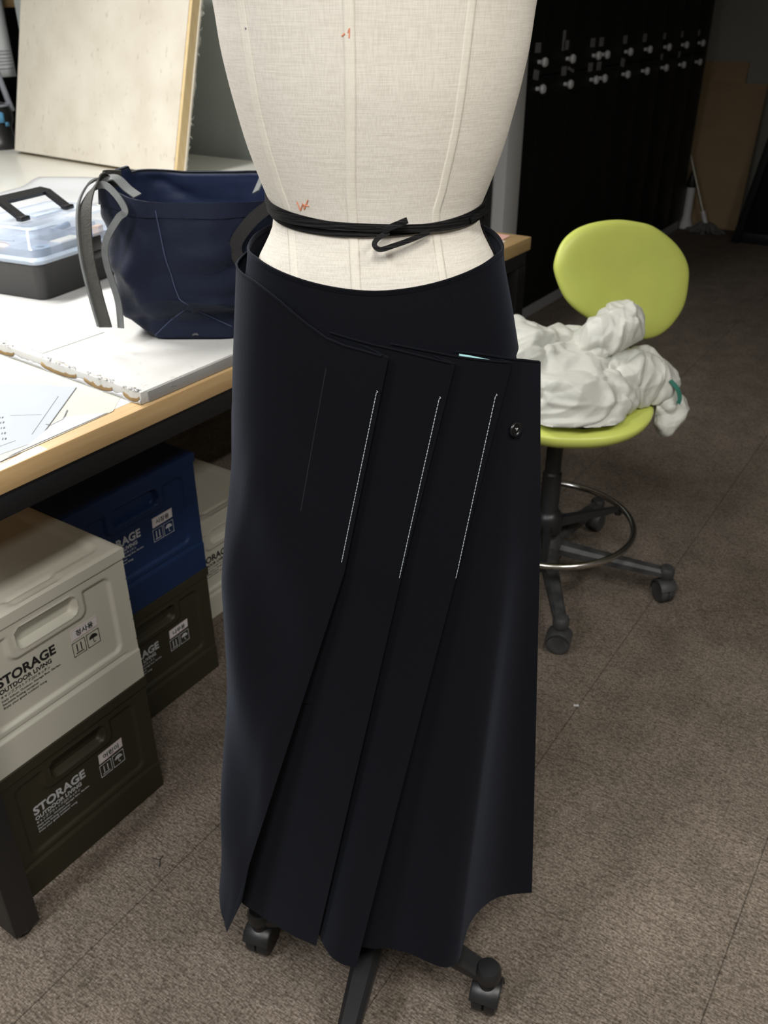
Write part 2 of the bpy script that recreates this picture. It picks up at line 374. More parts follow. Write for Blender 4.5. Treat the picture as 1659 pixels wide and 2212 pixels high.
# --- white covered board lying on the front table
def make_slab():
    t = thing('pinning_board', 'worn white covered board lying flat on the table under tote bag and toolbox', 'board', (.916, 1.092, ZT + .0006))
    Wd, Dp, H = 1.10, 1.03, .022
    bm = NB(); bx(bm, (Wd / 2, Dp / 2, H / 2), (Wd, Dp, H), .0025)
    for v in bm.verts:                                   # front left corner sits slightly askew
        v.co.x += .045 * (v.co.y / Dp) - .012 * (1 - v.co.y / Dp)
    obj('cover', bm, M['slab_white'], t)
    bm = NB(); bx(bm, (Wd / 2 - .004, -.0012, H / 2 - .001), (Wd - .012, .002, H - .003), .0006)
    obj('edge_tape', bm, M['slab_side'], t)
    TORN = ((.004, .044), (.074, .150), (.172, .275), (.36, .44))
    # torn places along the short edge showing the brown core, with ragged paper lips
    for (y0, y1) in TORN:
        bm = NB(); N = 26; top = []; bot = []
        for i in range(N + 1):
            s = i / N; y = lerp(y0, y1, s); xb = .045 * y / Dp - .012 * (1 - y / Dp)
            w = math.sin(PI * s) ** .6
            zt = H * (.62 + .36 * w) + .0015 * noise.noise(Vector((y * 300, 1, y0))) * w; zb = H * (.42 - .30 * w) + .001 * noise.noise(Vector((y * 260, 5, y0)))
            ins = .010 * w * (.7 + .6 * noise.noise(Vector((y * 90, 9, 0))))
            top.append(bm.verts.new((xb + ins - .0008 * (1 - w), y, H + .0005 if zt > H * .9 else zt))); bot.append(bm.verts.new((xb - .0024, y, max(.001, zb))))
        for i in range(N): bm.faces.new((bot[i], bot[i + 1], top[i + 1], top[i]))
        o = obj('torn_core', bm, M['kraft'], t); solid(o, .0008, 1)
        bm = NB()
        for k in range(16):
            s = random.random(); y = lerp(y0, y1, s); xb = .045 * y / Dp - .012 * (1 - y / Dp)
            p0 = Vector((xb + .011 * random.random(), y, H + .0008)); d = Vector((-.006 * random.random() - .002, .012 * (random.random() - .5), .002 * random.random()))
            ribbon(bm, [p0, p0 + d * .5 + Vector((0, 0, .001)), p0 + d], lambda i: .004 - .0015 * i, .0004)
        obj('torn_paper', bm, M['paper'], t)['kind'] = 'stuff'
    # ragged paper skin along that edge
    bm = NB(); prev = None
    for i in range(121):
        y = .45 * i / 120; xb = .045 * y / Dp - .012 * (1 - y / Dp)
        z1 = H * (.78 + .22 * noise.noise(Vector((y * 70, 0, 0))))
        tw = max([math.sin(PI * (y - a) / (b - a)) ** .5 if a < y < b else 0 for a, b in TORN]); z1 = max(.0028, z1 * (1 - .85 * tw))
        a = bm.verts.new((xb - .0016, y, .0012)); b = bm.verts.new((xb - .0022 - .0018 * abs(noise.noise(Vector((y * 160, 3, 0)))), y, z1 * .36)); c = bm.verts.new((xb - .0010, y, z1 * .5 * (1 + .35 * noise.noise(Vector((y * 55, 8, 0))))))
        if prev: bm.faces.new((prev[0], a, b, prev[1])); bm.faces.new((prev[1], b, c, prev[2]))
        prev = (a, b, c)
    o = obj('torn_paper', bm, M['paper'], t); solid(o, .0006, 0)
    # arrow mark pencilled on the grey edge
    bm = NB(); tube(bm, [(.062, -.0024, .017), (.052, -.0024, .012), (.066, -.0024, .008)], .0005, 6)
    obj('pencil_mark', bm, M['ink'], t)
    return t
make_slab()
ZS = ZT + .0236

# --- papers
def sheet(name, pts, z, m, label, cat='paper', group=None, thick=.0004, curl=None):
    c = Vector((sum(p[0] for p in pts) / len(pts), sum(p[1] for p in pts) / len(pts), z))
    o = obj(name, poly_prism(NB(), [(p[0] - c.x, p[1] - c.y) for p in pts], 0, thick), m, smooth=False); o.location = c
    return tag(o, label, cat, group)
g = 'papers under the clear sheet at the table corner'
sheet('pattern_paper', [(.50, 1.102), (.86, 1.112), (.905, 1.145), (.955, 1.50), (.50, 1.60)], ZT + .0008, M['paper_cream'], 'cream pattern sheet filling the table corner left of the torn board', 'paper', g)
p2 = sheet('printed_sheet', [(.46, 1.150), (.713, 1.119), (.735, 1.131), (.895, 1.245), (.84, 1.36), (.60, 1.48), (.46, 1.45)], ZT + .0014, M['paper_cool'], 'bluish printed sheet with rows of figures at the left table corner', 'paper', g)
bm = NB(); fd = Vector((.829, .559, 0)); dx, dy = Vector((.62, -.56, 0)).normalized(), Vector((.56, .62, 0)).normalized()
for r in range(5):
    for c in range(11):
        base = Vector((.690, 1.150, 0)) + dy * (.012 + .0215 * r) - dx * (.010 + .0100 * c) - dx * .0035 * r
        for q in range(2):
            L = .006 + .002 * random.random(); a = base + dx * (.0042 * q)
            ribbon(bm, [a, a + dy * L], .0024 if q else .0016, .0002)
for (a, b) in (((.741, 1.134), (.893, 1.242)), ((.728, 1.145), (.850, 1.236)), ((.700, 1.147), (.64, 1.153)), ((.785, 1.196), (.755, 1.235))):
    ribbon(bm, [Vector((*a, 0)), Vector((*b, 0))], .0010, .0002)
for v in bm.verts: v.co -= Vector((p2.location.x, p2.location.y, -.00052))
obj('printing', bm, M['ink_pale'], p2, smooth=False)
p3 = sheet('drafting_sheet', [(.66, 1.110), (.85, 1.113), (.800, 1.155), (.775, 1.150), (.70, 1.118)], ZT + .0020, M['paper'], 'small white sheet with a bent pencil line at the wooden table edge', 'paper', g)
for seg in ([(.764, 1.158), (.768, 1.148), (.792, 1.151), (.820, 1.176)], [(.63, 1.102), (.68, 1.108)]):
    bm = NB(); ribbon(bm, [Vector((*q, 0)) for q in seg], .0018, .0002)
    for v in bm.verts: v.co -= Vector((p3.location.x, p3.location.y, -.00052))
    obj('pencil_line', bm, M['ink'], p3, smooth=False)
o = sheet('tracing_sheet', [(.935, 1.381), (1.079, 1.381), (1.062, 1.72), (.955, 1.72)], ZS - .0004, M['slab_white'], 'faint white sheet lying flat on the worn board beside the toolbox', 'paper')
# curled sheet behind the toolbox
bm = NB(); N = 30; rows = []
for i in range(N + 1):
    s = i / N
    row = []
    for j in range(13):
        v = j / 12; e = smooth01((s - .80) / .20)
        x = lerp(-.42, .30, s) - .02 * e; z = .001 + .035 * e * (1 - .6 * v) + .004 * math.sin(6 * s + 3 * v) * e
        row.append(bm.verts.new((x, lerp(-.18, .26, v) + .06 * s, z)))
    rows.append(row)
for A, B in zip(rows, rows[1:]):
    for j in range(12): bm.faces.new((A[j], B[j], B[j + 1], A[j + 1]))
o = obj('curled_sheet', bm, M['paper']); o.location = (1.95, 2.62, ZT + .0008); o.rotation_euler = (0, 0, .2); solid(o, .0005)
tag(o, 'large white paper with a curled corner on the table behind the toolbox', 'paper')
# corner of the table to the right of the form: papers under vinyl
o = sheet('pink_slip', [(2.20, 1.125), (2.33, 1.135), (2.335, 1.20), (2.22, 1.195)], ZT + .0010, M['pink'], 'pink slip of paper at the right end of the table behind the form', 'paper')
o = sheet('swatch_card', [(2.04, 1.12), (2.19, 1.12), (2.21, 1.22), (2.05, 1.24)], ZT + .0010, M['paper_cream'], 'cream card beside the pink slip at the right table end', 'paper')

# ------------------------------------------------------------------ board leaning behind
def lean_board():
    bl, br = Vector((2.545, 3.662, ZT + .0145)), Vector((2.462, 2.605, ZT + .0145))
    t = thing('drawing_board', 'large cloth covered wooden board leaning upright behind the tote bag', 'board', bl)
    ex = (br - bl).normalized(); W = (br - bl).length
    nx = Vector((-ex.y, ex.x, 0))            # towards +x (back)
    if nx.x < 0: nx = -nx
    up = (Vector((0, 0, 1)) * .962 + nx * .272).normalized(); n = ex.cross(up); n = n if n.x < 0 else -n
    Hh = .80; th = .045
    def P(a, b, c): return ex * a + up * b + n * c
    def slab(a0, a1, b0, b1, c0, c1):
        bm = NB(); vs = [bm.verts.new(P(a, b, c)) for a in (a0, a1) for b in (b0, b1) for c in (c0, c1)]
        for f in ((0, 1, 3, 2), (4, 6, 7, 5), (0, 4, 5, 1), (2, 3, 7, 6), (0, 2, 6, 4), (1, 5, 7, 3)): bm.faces.new([vs[i] for i in f])
        bmesh.ops.recalc_face_normals(bm, faces=bm.faces[:]); bmesh.ops.bevel(bm, geom=bm.edges[:], offset=.0015, segments=1, affect='EDGES'); return bm
    obj('cloth_face', slab(0, W, 0, Hh, -.003, 0), M['canvas_pale'], t)
    obj('wood_core', slab(.002, W + .012, .004, Hh, -th + .006, -.0035), M['ply_edge'], t)
    obj('cloth_back', slab(.004, W + .016, .004, Hh, -th - .004, -th + .0055), M['canvas_pale'], t)
    bm = NB()                               # frayed threads along the back cloth edge
    for k in range(46):
        b = random.uniform(.02, .62); p0 = P(W + .016, b, -th + .002); L = random.uniform(.006, .022)
        tube(bm, [p0, p0 + ex * L * .6 + up * random.uniform(-.004, .008), p0 + ex * L + up * random.uniform(-.012, .014)], .0004, 5)
    obj('frayed_threads', bm, M['paper_cream'], t)['kind'] = 'stuff'
    return t
lean_board()

# ------------------------------------------------------------------ tote bag
def make_bag():
    t = thing('tote_bag', 'navy canvas tote bag with grey webbing straps standing open on the white board', 'bag', (1.142, 1.205, ZS), math.atan2(-.829, .559))
    # local X = image right, Y = away, Z up from board
    N = 72; D = .33
    def ring(h):
        """h 0..1 -> list of points"""
        z = h * .248
        hw = table([(1.0, .160), (.75, .150), (.5, .146), (.25, .145), (.14, .137), (.07, .112), (0, .084)], h)
        y0 = table([(1.0, .012), (.6, -.018), (.3, -.012), (.1, .004), (0, .0)], h); y1 = table([(1.0, D - .01), (.5, D + .03), (0, D - .03)], h)
        cxs = table([(1.0, .014), (.5, .010), (0, .004)], h)
        out = []
        for k in range(N):
            a = 2 * PI * (k + .5) / N - PI / 2; c, s = math.cos(a), math.sin(a); e = 2 / lerp(6.0, 4.6, min(1, h * 1.5))
            x = cxs + hw * (1 + .075 * smooth01((.3 - s) / 1.0)) * math.copysign(abs(c) ** e, c); yy = (y0 + y1) / 2 + (y1 - y0) / 2 * math.copysign(abs(s) ** e, s)
            zz = z
            # rim: corners stand higher than the middle of each side
            zz += h ** 3 * (.022 * smooth01((-(x - cxs) / hw - .35) / .65) * (1 if s < .3 else .4) - .004 * (1 - abs(c)) * (1 if s < 0 else .2))
            # folds
            f = noise.noise(Vector((x * 9, yy * 9, zz * 7 + 2))) * .016 + noise.noise(Vector((x * 20 + 5, yy * 20, zz * 11))) * .008
            ct = (1 - abs(c)) if s < 0 else 0
            dent = -.030 * math.exp(-((h - .62) / .22) ** 2) * ct * (math.exp(-((x - .06) / .05) ** 2)) + .015 * math.exp(-((h - .2) / .14) ** 2) * ct
            amp = min(1, h * 3) * (1 - .6 * h)
            crease = .014 * math.exp(-((zz - .105 - .55 * (x - .02)) / .016) ** 2) * ct - .012 * math.exp(-((zz - .062 - .12 * x) / .012) ** 2) * ct
            rg = max(0, 1 - abs(noise.noise(Vector((x * 7 + .5, yy * 5, zz * 9 + x * 5)))) * 3.2)
            rg2 = max(0, 1 - abs(noise.noise(Vector((x * 13 + 3, yy * 9, zz * 15 - x * 8 + 4)))) * 3.0)
            hollow = .018 * ct * (math.exp(-((x - .015) / .035) ** 2 - ((zz - .185) / .022) ** 2) + .8 * math.exp(-((x - .09) / .05) ** 2 - ((zz - .15) / .03) ** 2))
            d = f * amp * 1.5 - dent - 1.3 * crease + (.024 * rg ** 2 + .012 * rg2 ** 2) * amp - 1.5 * hollow
            out.append(Vector((x + c * d * .6, yy + s * d, zz)))
        return out
    hs = [i / 34 for i in range(35)]
    bm = NB(); rings = [[bm.verts.new(p) for p in ring(h)] for h in hs]
    for A, B in zip(rings, rings[1:]):
        for k in range(N): bm.faces.new((A[k], A[(k + 1) % N], B[(k + 1) % N], B[k]))
    bm.faces.new(rings[0][::-1])
    body = obj('body', bm, M['navy'], t, angle=60, mats=[M['navy'], M['navy_in']])
    solid(body, .003, -1); body.modifiers[0].material_offset = 1
    R = [ring(h) for h in hs]
    # hem band round the rim with vertical gathers
    bm = NB(); lo, hi = R[-4], R[-1]; c = Vector((.014, D / 2, 0)); prev = None; first = None
    for k in range(N):
        o1 = (hi[k] - c); o1.z = 0; o1.normalize(); j = .0012 * math.sin(k * 2.9)
        v = [bm.verts.new(hi[k] - o1 * .0035 + Vector((0, 0, .003))), bm.verts.new(hi[k] + o1 * .0022 + Vector((0, 0, .004))), bm.verts.new(lo[k] + o1 * (.0030 + j)), bm.verts.new(lo[k] + o1 * .0002 - Vector((0, 0, .001)))]
        if prev:
            for a in range(3): bm.faces.new((prev[a], v[a], v[a + 1], prev[a + 1]))
        else: first = v
        prev = v
    for a in range(3): bm.faces.new((prev[a], first[a], first[a + 1], prev[a + 1]))
    obj('rim_hem', bm, M['navy'], t)
    # seams on the gusset facing the camera
    dg = BVHTree.FromPolygons([p for r in R for p in r], [(i * N + k, i * N + (k + 1) % N, (i + 1) * N + (k + 1) % N, (i + 1) * N + k) for i in range(len(R) - 1) for k in range(N)])
    def onfront(x, z, off=.0016):
        h = dg.ray_cast(Vector((x, -.4, z)), Vector((0, 1, 0)))
        return (h[0] if h[0] else Vector((x, 0, z))) + Vector((0, -off, 0))
    def seam(pts, w=.0022, m='seam'):
        P = [onfront(*p) for p in [(q.x, q.z) for q in spline([Vector((a, 0, b)) for a, b in pts], 8)]]
        bm = NB(); tube(bm, P, w / 2, 6); return obj('seam', bm, M[m], t)
    seam([(-.042, .235), (-.037, .205), (-.027, .150), (-.014, .090), (.004, .068), (.006, .012)])
    seam([(-.072, .008), (-.040, .035), (.0, .066)]); seam([(.004, .066), (.045, .036), (.074, .022)])
    # gusset flap at the base: the folded triangle
    tri = []
    for a, b in ((-.070, .006), (-.035, .037), (.002, .068), (.040, .040), (.076, .010)):
        tri.append((a, b))
    bm = NB(); grid = []
    for i in range(15):
        s = i / 14; x = lerp(-.072, .078, s); zt = .066 * (1 - abs(s - .49) / .51) + .006
        grid.append([bm.verts.new(onfront(x, max(.004, lerp(.003, zt, j / 8)), .004 - .0035 * (j / 8) ** 2)) for j in range(9)])
    for A, B in zip(grid, grid[1:]):
        for j in range(8): bm.faces.new((A[j], B[j], B[j + 1], A[j + 1]))
    o = obj('gusset_flap', bm, M['navy'], t); solid(o, .0015, 0)
    bm = NB(); 
    for k in range(14):
        p0 = onfront(.006, .010, .006); a = random.uniform(0, PI); tube(bm, [p0, p0 + Vector((math.cos(a) * .006, -.003, math.sin(a) * .005 - .001))], .0005, 5)
    obj('frayed_spot', bm, M['strap_grey'], t)
    z0 = ZS
    def strap(name, pts, w, m, ups=None, edge=True):
        P = spline(pts, 8); bm = NB(); ribbon(bm, P, w, .0024, up=Vector((0, -1, .15)), ups=ups)
        return obj(name, bm, M[m], t)
    # left handle: hangs outside and turns back up the bag corner
    H = [(-.118, .085, .276), (-.140, .06, .279), (-.149, .015, .272), (-.155, -.03, .243), (-.157, -.05, .178), (-.150, -.062, .112), (-.141, -.066, .046)]
    strap('handle', H, .030, 'strap_olive', ups=[Vector((-.45, -.9, .05))] * 49)
    bm = NB(); P = spline([Vector(h) + Vector((-.014, .004, 0)) for h in H], 8); ribbon(bm, P, .005, .0034, ups=[Vector((-.45, -.9, .05))] * 49)
    obj('handle_binding', bm, M['strap_grey'], t)
    H2 = [(-.118, -.052, .040), (-.117, -.048, .090), (-.128, -.044, .155), (-.124, -.040, .193), (-.100, -.030, .229), (-.088, -.022, .240), (-.100, -.010, .260), (-.124, .012, .276), (-.146, .03, .274)]
    strap('handle_strap', H2, .012, 'strap_grey', ups=[Vector((-.2, -.97, .05))] * 65)
    strap('rim_tape', [(-.142, .05, .279), (-.118, .052, .283), (-.095, .040, .266), (-.076, .028, .256)], .018, 'strap_grey', ups=[Vector((.1, -.35, .93))] * 25)
    strap('rim_tape', [(.150, .22, .285), (.138, .20, .282), (.126, .17, .256), (.118, .15, .240)], .020, 'strap_grey', ups=[Vector((-.7, -.4, .6))] * 25)
    yr = min(onfront(x, z).y for x, z in ((.150, .235), (.130, .222), (.103, .190), (.098, .168), (.106, .148))) - .003
    strap('handle_strap', [(.162, yr + .012, .245), (.130, yr, .222), (.103, yr, .190), (.098, yr, .168), (.106, yr, .148)], .022, 'strap_dark', ups=[Vector((.15, -1, .25))] * 33)
    return t
make_bag()

# ------------------------------------------------------------------ toolbox
def make_toolbox():
    rz = math.radians(9)
    t = thing('toolbox', 'black plastic toolbox with clear lid and black handle left of the navy tote bag', 'toolbox', (1.142, 1.640, ZS), rz)
    W, D = .33, .26
    def rr(w0, d0, z, inset, r=.02, n=6):
        out = []
        for cx, cy, a0 in ((w0 - inset - r, d0 - inset - r, 0), (inset + r, d0 - inset - r, PI / 2), (inset + r, inset + r, PI), (w0 - inset - r, inset + r, 1.5 * PI)):
            for k in range(n): 
                a = a0 + PI / 2 * k / (n - 1); out.append((cx + r * math.cos(a), cy + r * math.sin(a), z))
        return out
    def loft(spec, cap0=True, cap1=True):
        bm = NB(); rg = [[bm.verts.new(p) for p in rr(W, D, z, i, r)] for z, i, r in spec]; m = len(rg[0])
        for A, B in zip(rg, rg[1:]):
            for k in range(m): bm.faces.new((A[k], A[(k + 1) % m], B[(k + 1) % m], B[k]))
        if cap0: bm.faces.new(rg[0][::-1])
        if cap1: bm.faces.new(rg[-1])
        return bm
    base = obj('base', loft([(0, .010, .02), (.004, .007, .02), (.070, .002, .022), (.072, 0, .024), (.076, 0, .024), (.076, .008, .02), (.006, .016, .02)]), M['box_black'], t)
    lid = obj('lid', loft([(.0775, .002, .024), (.105, .008, .024), (.114, .020, .022), (.1385, .034, .02), (.1415, .038, .02), (.1415, .050, .02), (.1385, .054, .02)], False, True), M['clear'], t)
    obj('lid_rim', loft([(.0768, -.002, .024), (.084, -.004, .025), (.088, 0, .024), (.090, .004, .024)], False, False), M['clear_edge'], lid)
    solid(lid, .002, -1)
    obj('lid_rib', loft([(.1385, .033, .02), (.1425, .037, .02), (.1425, .041, .02)], False, False), M['clear_edge'], lid)
    tr = obj('tray', loft([(.078, .020, .02), (.078, .018, .02), (.102, .014, .02)], True, False), M['tray'], t)
    bm = NB()
    for x in (.10, .20): bx(bm, (x, D / 2, .090), (.002, D - .045, .022))
    bx(bm, (W / 2, .11, .090), (W - .045, .002, .022))
    obj('tray_divider', bm, M['tray'], tr)
    # hinged handle, tilted back
    hb = thing_bm = NB(); y0 = .118
    P = [(.095, y0, .146), (.095, y0 + .052, .176), (.100, y0 + .058, .178), (.228, y0 + .058, .178), (.233, y0 + .052, .176), (.233, y0, .146)]
    sweep(hb, P, lambda i: [(-.010, -.0045), (.010, -.0045), (.010, .0045), (-.010, .0045)], up=Vector((0, -.5, .86)))
    obj('handle', hb, M['black_plastic'], t)
    for hx in (.095, .233): obj('handle_hinge', bx(NB(), (hx, y0 - .002, .146), (.026, .018, .010), .002), M['black_plastic'], t)
    bm = NB(); bx(bm, (.164, y0 + .002, .1440), (.085, .030, .005), .001); obj('handle_seat', bm, M['clear_edge'], lid)
    bm = NB(); bx(bm, (.165, -.006, .080), (.050, .007, .046), .002); bx(bm, (.165, -.009, .064), (.040, .005, .016), .001)
    obj('latch', bm, M['black_plastic'], t)
    bm = NB(); bx(bm, (-.002, .16, .100), (.008, .018, .040), .002); obj('side_clip', bm, M['clear_edge'], lid)
    # contents, resting in the tray
    Rm = Matrix.Rotation(rz, 4, 'Z')
    def put(name, bm, m, p, label, cat, rot=0, grp=None):
        o = obj(name, bm, M[m]); o.location = Vector((1.142, 1.640, ZS)) + (Rm @ Vector(p)); o.rotation_euler = (0, 0, rz + rot); return tag(o, label, cat, grp)
    zc = .0795
    e = NB(); bmesh.ops.create_icosphere(e, subdivisions=3, radius=1, matrix=Matrix.Translation((0, 0, .011)) @ Matrix.Diagonal((.030, .014, .011, 1)))
    put('sponge', e, 'peach', (.055, .150, zc), 'long peach coloured sponge at the left inside the clear toolbox', 'sponge', 1.3)
    put('sponge', bx(NB(), (0, 0, .012), (.022, .018, .024), .003), 'peach', (.265, .065, zc), 'small square peach sponge behind the latch of the toolbox', 'sponge', .2)
    put('tape_roll', lathe(NB(), [(.010, 0), (.020, 0), (.020, .020), (.010, .020), (.010, 0)], 24), 'blue', (.060, .045, zc), 'dark blue tape roll in the near corner of the toolbox', 'tape')
    put('ruler', bx(NB(), (0, 0, .003), (.008, .11, .004), .001, Matrix.Rotation(.0, 3, 'X')), 'greyblue', (.048, .170, zc + .024), 'grey blue ruler lying across the tray inside the toolbox', 'ruler', .15)
    put('folded_cloth', bx(NB(), (0, 0, .009), (.075, .034, .018), .006, seg=3), 'paper_cream', (.150, .060, zc), 'pale folded cloth seen through the front of the toolbox lid', 'cloth')
    put('marker', cyl(NB(), (0, 0, .008), (.09, 0, .008), .007, 14), 'blue', (.212, .160, zc), 'blue marker pen at the back of the clear toolbox', 'pen', .3)
    put('scissors_case', bx(NB(), (0, 0, .006), (.03, .08, .012), .003), 'greyblue', (.155, .180, zc), 'grey flat case in the middle of the clear toolbox', 'case')
    return t
make_toolbox()

# ------------------------------------------------------------------ storage crates
CW, CD, CH = .345, .52, .300
def rbox_sdf(x, z, x0, x1, z0, z1, r):
    cx, cz = (x0 + x1) / 2, (z0 + z1) / 2; qx = abs(x - cx) - (x1 - x0) / 2 + r; qz = abs(z - cz) - (z1 - z0) / 2 + r
    return math.hypot(max(qx, 0), max(qz, 0)) + min(max(qx, qz), 0) - r
def crate_height(x, z):
    p = rbox_sdf(x, z, .036, CW - .036, .088, .256, .016)              # recessed panel
    tabd = rbox_sdf(x, z, .094, .250, .206, .30, .016)                 # tongue round the grip
    d = max(p, -tabd)
    h = -.0052 * (1 - smooth01((d + .005) / .007))
    grip = rbox_sdf(x, z, .112, .232, .222, .258, .012)
    h += -.014 * (1 - smooth01((grip + .004) / .007))
    lip = abs(rbox_sdf(x, z, .112, .232, .222, .258, .012) - .003)
    h += .0012 * (1 - smooth01(lip / .003))
    h += .0022 * (1 - smooth01((z - .066) / .004))                     # plinth step
    h += -.0016 * math.exp(-((z - .074) / .0016) ** 2) * smooth01((x - .02) / .01) * smooth01((CW - .02 - x) / .01)
    return h
_body = None
def crate_body_mesh():
    nx, nz = 120, 108; bm = NB(); y0 = -CD / 2; x0 = -CW / 2; ztop = .277
    grid = [[bm.verts.new((x0 + CW * i / nx, y0 - crate_height(CW * i / nx, ztop * j / nz), ztop * j / nz)) for j in range(nz + 1)] for i in range(nx + 1)]
    for i in range(nx):
        for j in range(nz): bm.faces.new((grid[i][j], grid[i + 1][j], grid[i + 1][j + 1], grid[i][j + 1]))
    # the other sides, with a shallow recessed panel each
    yb = CD / 2
    def side(fn, L):
        ns = 60; g = [[bm.verts.new(fn(L * i / ns, -.004 * (1 - smooth01((rbox_sdf(L * i / ns, ztop * j / 30, .036, L - .036, .088, .25, .016) + .005) / .007)), ztop * j / 30)) for j in range(31)] for i in range(ns + 1)]
        for i in range(ns):
            for j in range(30): bm.faces.new((g[i][j], g[i + 1][j], g[i + 1][j + 1], g[i][j + 1]))
    side(lambda s, h, z: (x0 + CW, y0 + s, z) if False else (x0 + CW + h, y0 + s, z), CD)
    side(lambda s, h, z: (x0 - h, yb - s, z), CD)
    side(lambda s, h, z: (x0 + CW - s, yb + h, z), CW)
    a = [bm.verts.new(q) for q in ((x0, y0, 0), (x0 + CW, y0, 0), (x0 + CW, yb, 0), (x0, yb, 0))]; bm.faces.new(a[::-1])
    b = [bm.verts.new(q) for q in ((x0, y0, ztop), (x0 + CW, y0, ztop), (x0 + CW, yb, ztop), (x0, yb, ztop))]; bm.faces.new(b)
    bmesh.ops.remove_doubles(bm, verts=bm.verts[:], dist=.0002)
    return bm
def crate_lid_mesh():
    bm = NB(); w, d = CW + .006, CD + .006; nx, ny = 60, 90
    def hh(x, y):
        h = 0
        for (ya, yb) in ((.030, d / 2 - .006), (d / 2 + .006, d - .030)):
            q = rbox_sdf(x, y, .030, w - .030, ya, yb, .018); h += -.0045 * (1 - smooth01((q + .004) / .006))
        q = rbox_sdf(x, y, w / 2 - .05, w / 2 + .05, .008, .040, .010); h += -.003 * (1 - smooth01((q + .003) / .004))
        e = min(x, y, w - x, d - y); h -= .003 * (1 - smooth01(e / .004))
        return h
    g = [[bm.verts.new((w * i / nx - w / 2, d * j / ny - d / 2, CH - .0 + hh(w * i / nx, d * j / ny))) for j in range(ny + 1)] for i in range(nx + 1)]
    for i in range(nx):
        for j in range(ny): bm.faces.new((g[i][j], g[i + 1][j], g[i + 1][j + 1], g[i][j + 1]))
    loop = [g[i][0] for i in range(nx + 1)] + [g[nx][j] for j in range(1, ny + 1)] + [g[i][ny] for i in range(nx - 1, -1, -1)] + [g[0][j] for j in range(ny - 1, 0, -1)]
    low = [bm.verts.new((v.co.x, v.co.y, .2765)) for v in loop]; n = len(loop)
    for k in range(n): bm.faces.new((loop[k], low[k], low[(k + 1) % n], loop[(k + 1) % n]))
    bm.faces.new(low)
    return bm
_cache = {}
def shared(key, fn, m):
    if key not in _cache:
        bm = fn(); me = bpy.data.meshes.new(key); bmesh.ops.recalc_face_normals(bm, faces=bm.faces[:]); bm.to_mesh(me); bm.free()
        me.polygons.foreach_set('use_smooth', [True] * len(me.polygons)); me.set_sharp_from_angle(angle=math.radians(50)); _cache[key] = me
    me = _cache[key].copy(); me.materials.clear(); me.materials.append(m); return me
def front_mtx(x, z, out=.0006):   # lettering plane of the recessed front panel
    return Matrix.Translation((-CW / 2 + x, -CD / 2 + .0052 - out, z)) @ Matrix.Rotation(PI / 2, 4, 'X')
def make_crate(loc, m, ink, label, note, group):
    t = thing('storage_crate', label, 'crate', loc, 0, group)
    def part(name, key, fn):
        o = bpy.data.objects.new(name, shared(key, fn, m)); COL.objects.link(o); o.parent = t; return o
    body = part('body', 'crate_body', crate_body_mesh); part('lid', 'crate_lid', crate_lid_mesh)
    bm = NB()
    text_mesh(bm, 'STORAGE', .0262, front_mtx(.062, .168), bold=.0008, width=.116)
    obj('title_print', bm, M[ink], body, smooth=False)
    bm = NB(); text_mesh(bm, 'OUTDOOR LIVING', .0122, front_mtx(.062, .1545), bold=.0003, width=.104)
    obj('subtitle_print', bm, M[ink], body, smooth=False)
    bm = NB()
    text_mesh(bm, 'キャンプ,アウトドア,DIY,キッチン', .0072, front_mtx(.062, .1455), width=.098)
    for i, (s, w) in enumerate((('Daily Indoor, Outdoor, Storage Box, Garden', .118), ('Stackable folding container', .072), ('Enjoy your good outdoor living', .086))):
        text_mesh(bm, s, .0056, front_mtx(.062, .1380 - .0072 * i), width=w)
    obj('small_print', bm, M[ink], body, smooth=False)
    bm = NB()                                            # sticker
    poly = [(.212, .168), (.270, .170), (.271, .192), (.213, .191)]
    vs = [bm.verts.new((-CW / 2 + x, -CD / 2 + .0052 - .0007, z)) for x, z in poly]; bm.faces.new(vs)
    st = obj('name_sticker', bm, M['label_white'], body, smooth=False); solid(st, .0003, 0)
    bm = NB(); P = [Vector((-CW / 2 + x, -CD / 2 + .0052 - .0011, z)) for x, z in ((.2145, .1695), (.2685, .1713), (.2693, .1908), (.2150, .1898))]
    tube(bm, P, .00035, 4, closed=True); obj('sticker_border', bm, M['label_red'], st, smooth=False)
    bm = NB(); text_mesh(bm, note, .0135, front_mtx(.222, .1745, .0012), bold=.0002, width=.038); obj('handwriting', bm, M['ink_black'], st, smooth=False)
    # the two transport symbols
    for k, x0 in enumerate((.211, .2425)):
        bm = NB(); z0, z1, x1 = .134, .163, x0 + .027; y = -CD / 2 + .0052 - .0006
        tube(bm, [Vector((-CW / 2 + a, y, b)) for a, b in ((x0, z0), (x1, z0), (x1, z1), (x0, z1))], .0007, 5, closed=True)
        def line(pts, w): ribbon(bm, [Vector((-CW / 2 + x0 + a, y, z0 + b)) for a, b in pts], w, .0004, up=Vector((0, -1, 0)))
        if k == 0:
            line([(.005, .005), (.022, .005)], .0016); line([(.009, .008), (.009, .024)], .0022); line([(.018, .008), (.018, .024)], .0022)
        else:
            c = [bm.verts.new((-CW / 2 + x0 + .0135 + .0095 * math.cos(PI * i / 12), y - .0003, z0 + .0155 + .009 * math.sin(PI * i / 12))) for i in range(13)]; bm.faces.new(c)
            line([(.0135, .024), (.0135, .007), (.0155, .005), (.0175, .007)], .0012)
        obj('handling_symbol', bm, M[ink], body, smooth=False)
    return t
gc = 'storage crates under the table'
make_crate((.6825, 1.149 + CD / 2, 0), M['crate_olive'], 'ink_white', 'olive storage crate on the floor, under the sand coloured crate by the table leg', '어린이', gc)
make_crate((.6825, 1.149 + CD / 2, CH), M['crate_light'], 'ink_black', 'sand coloured storage crate with black lettering, on top of the front olive crate', '정사용', gc)
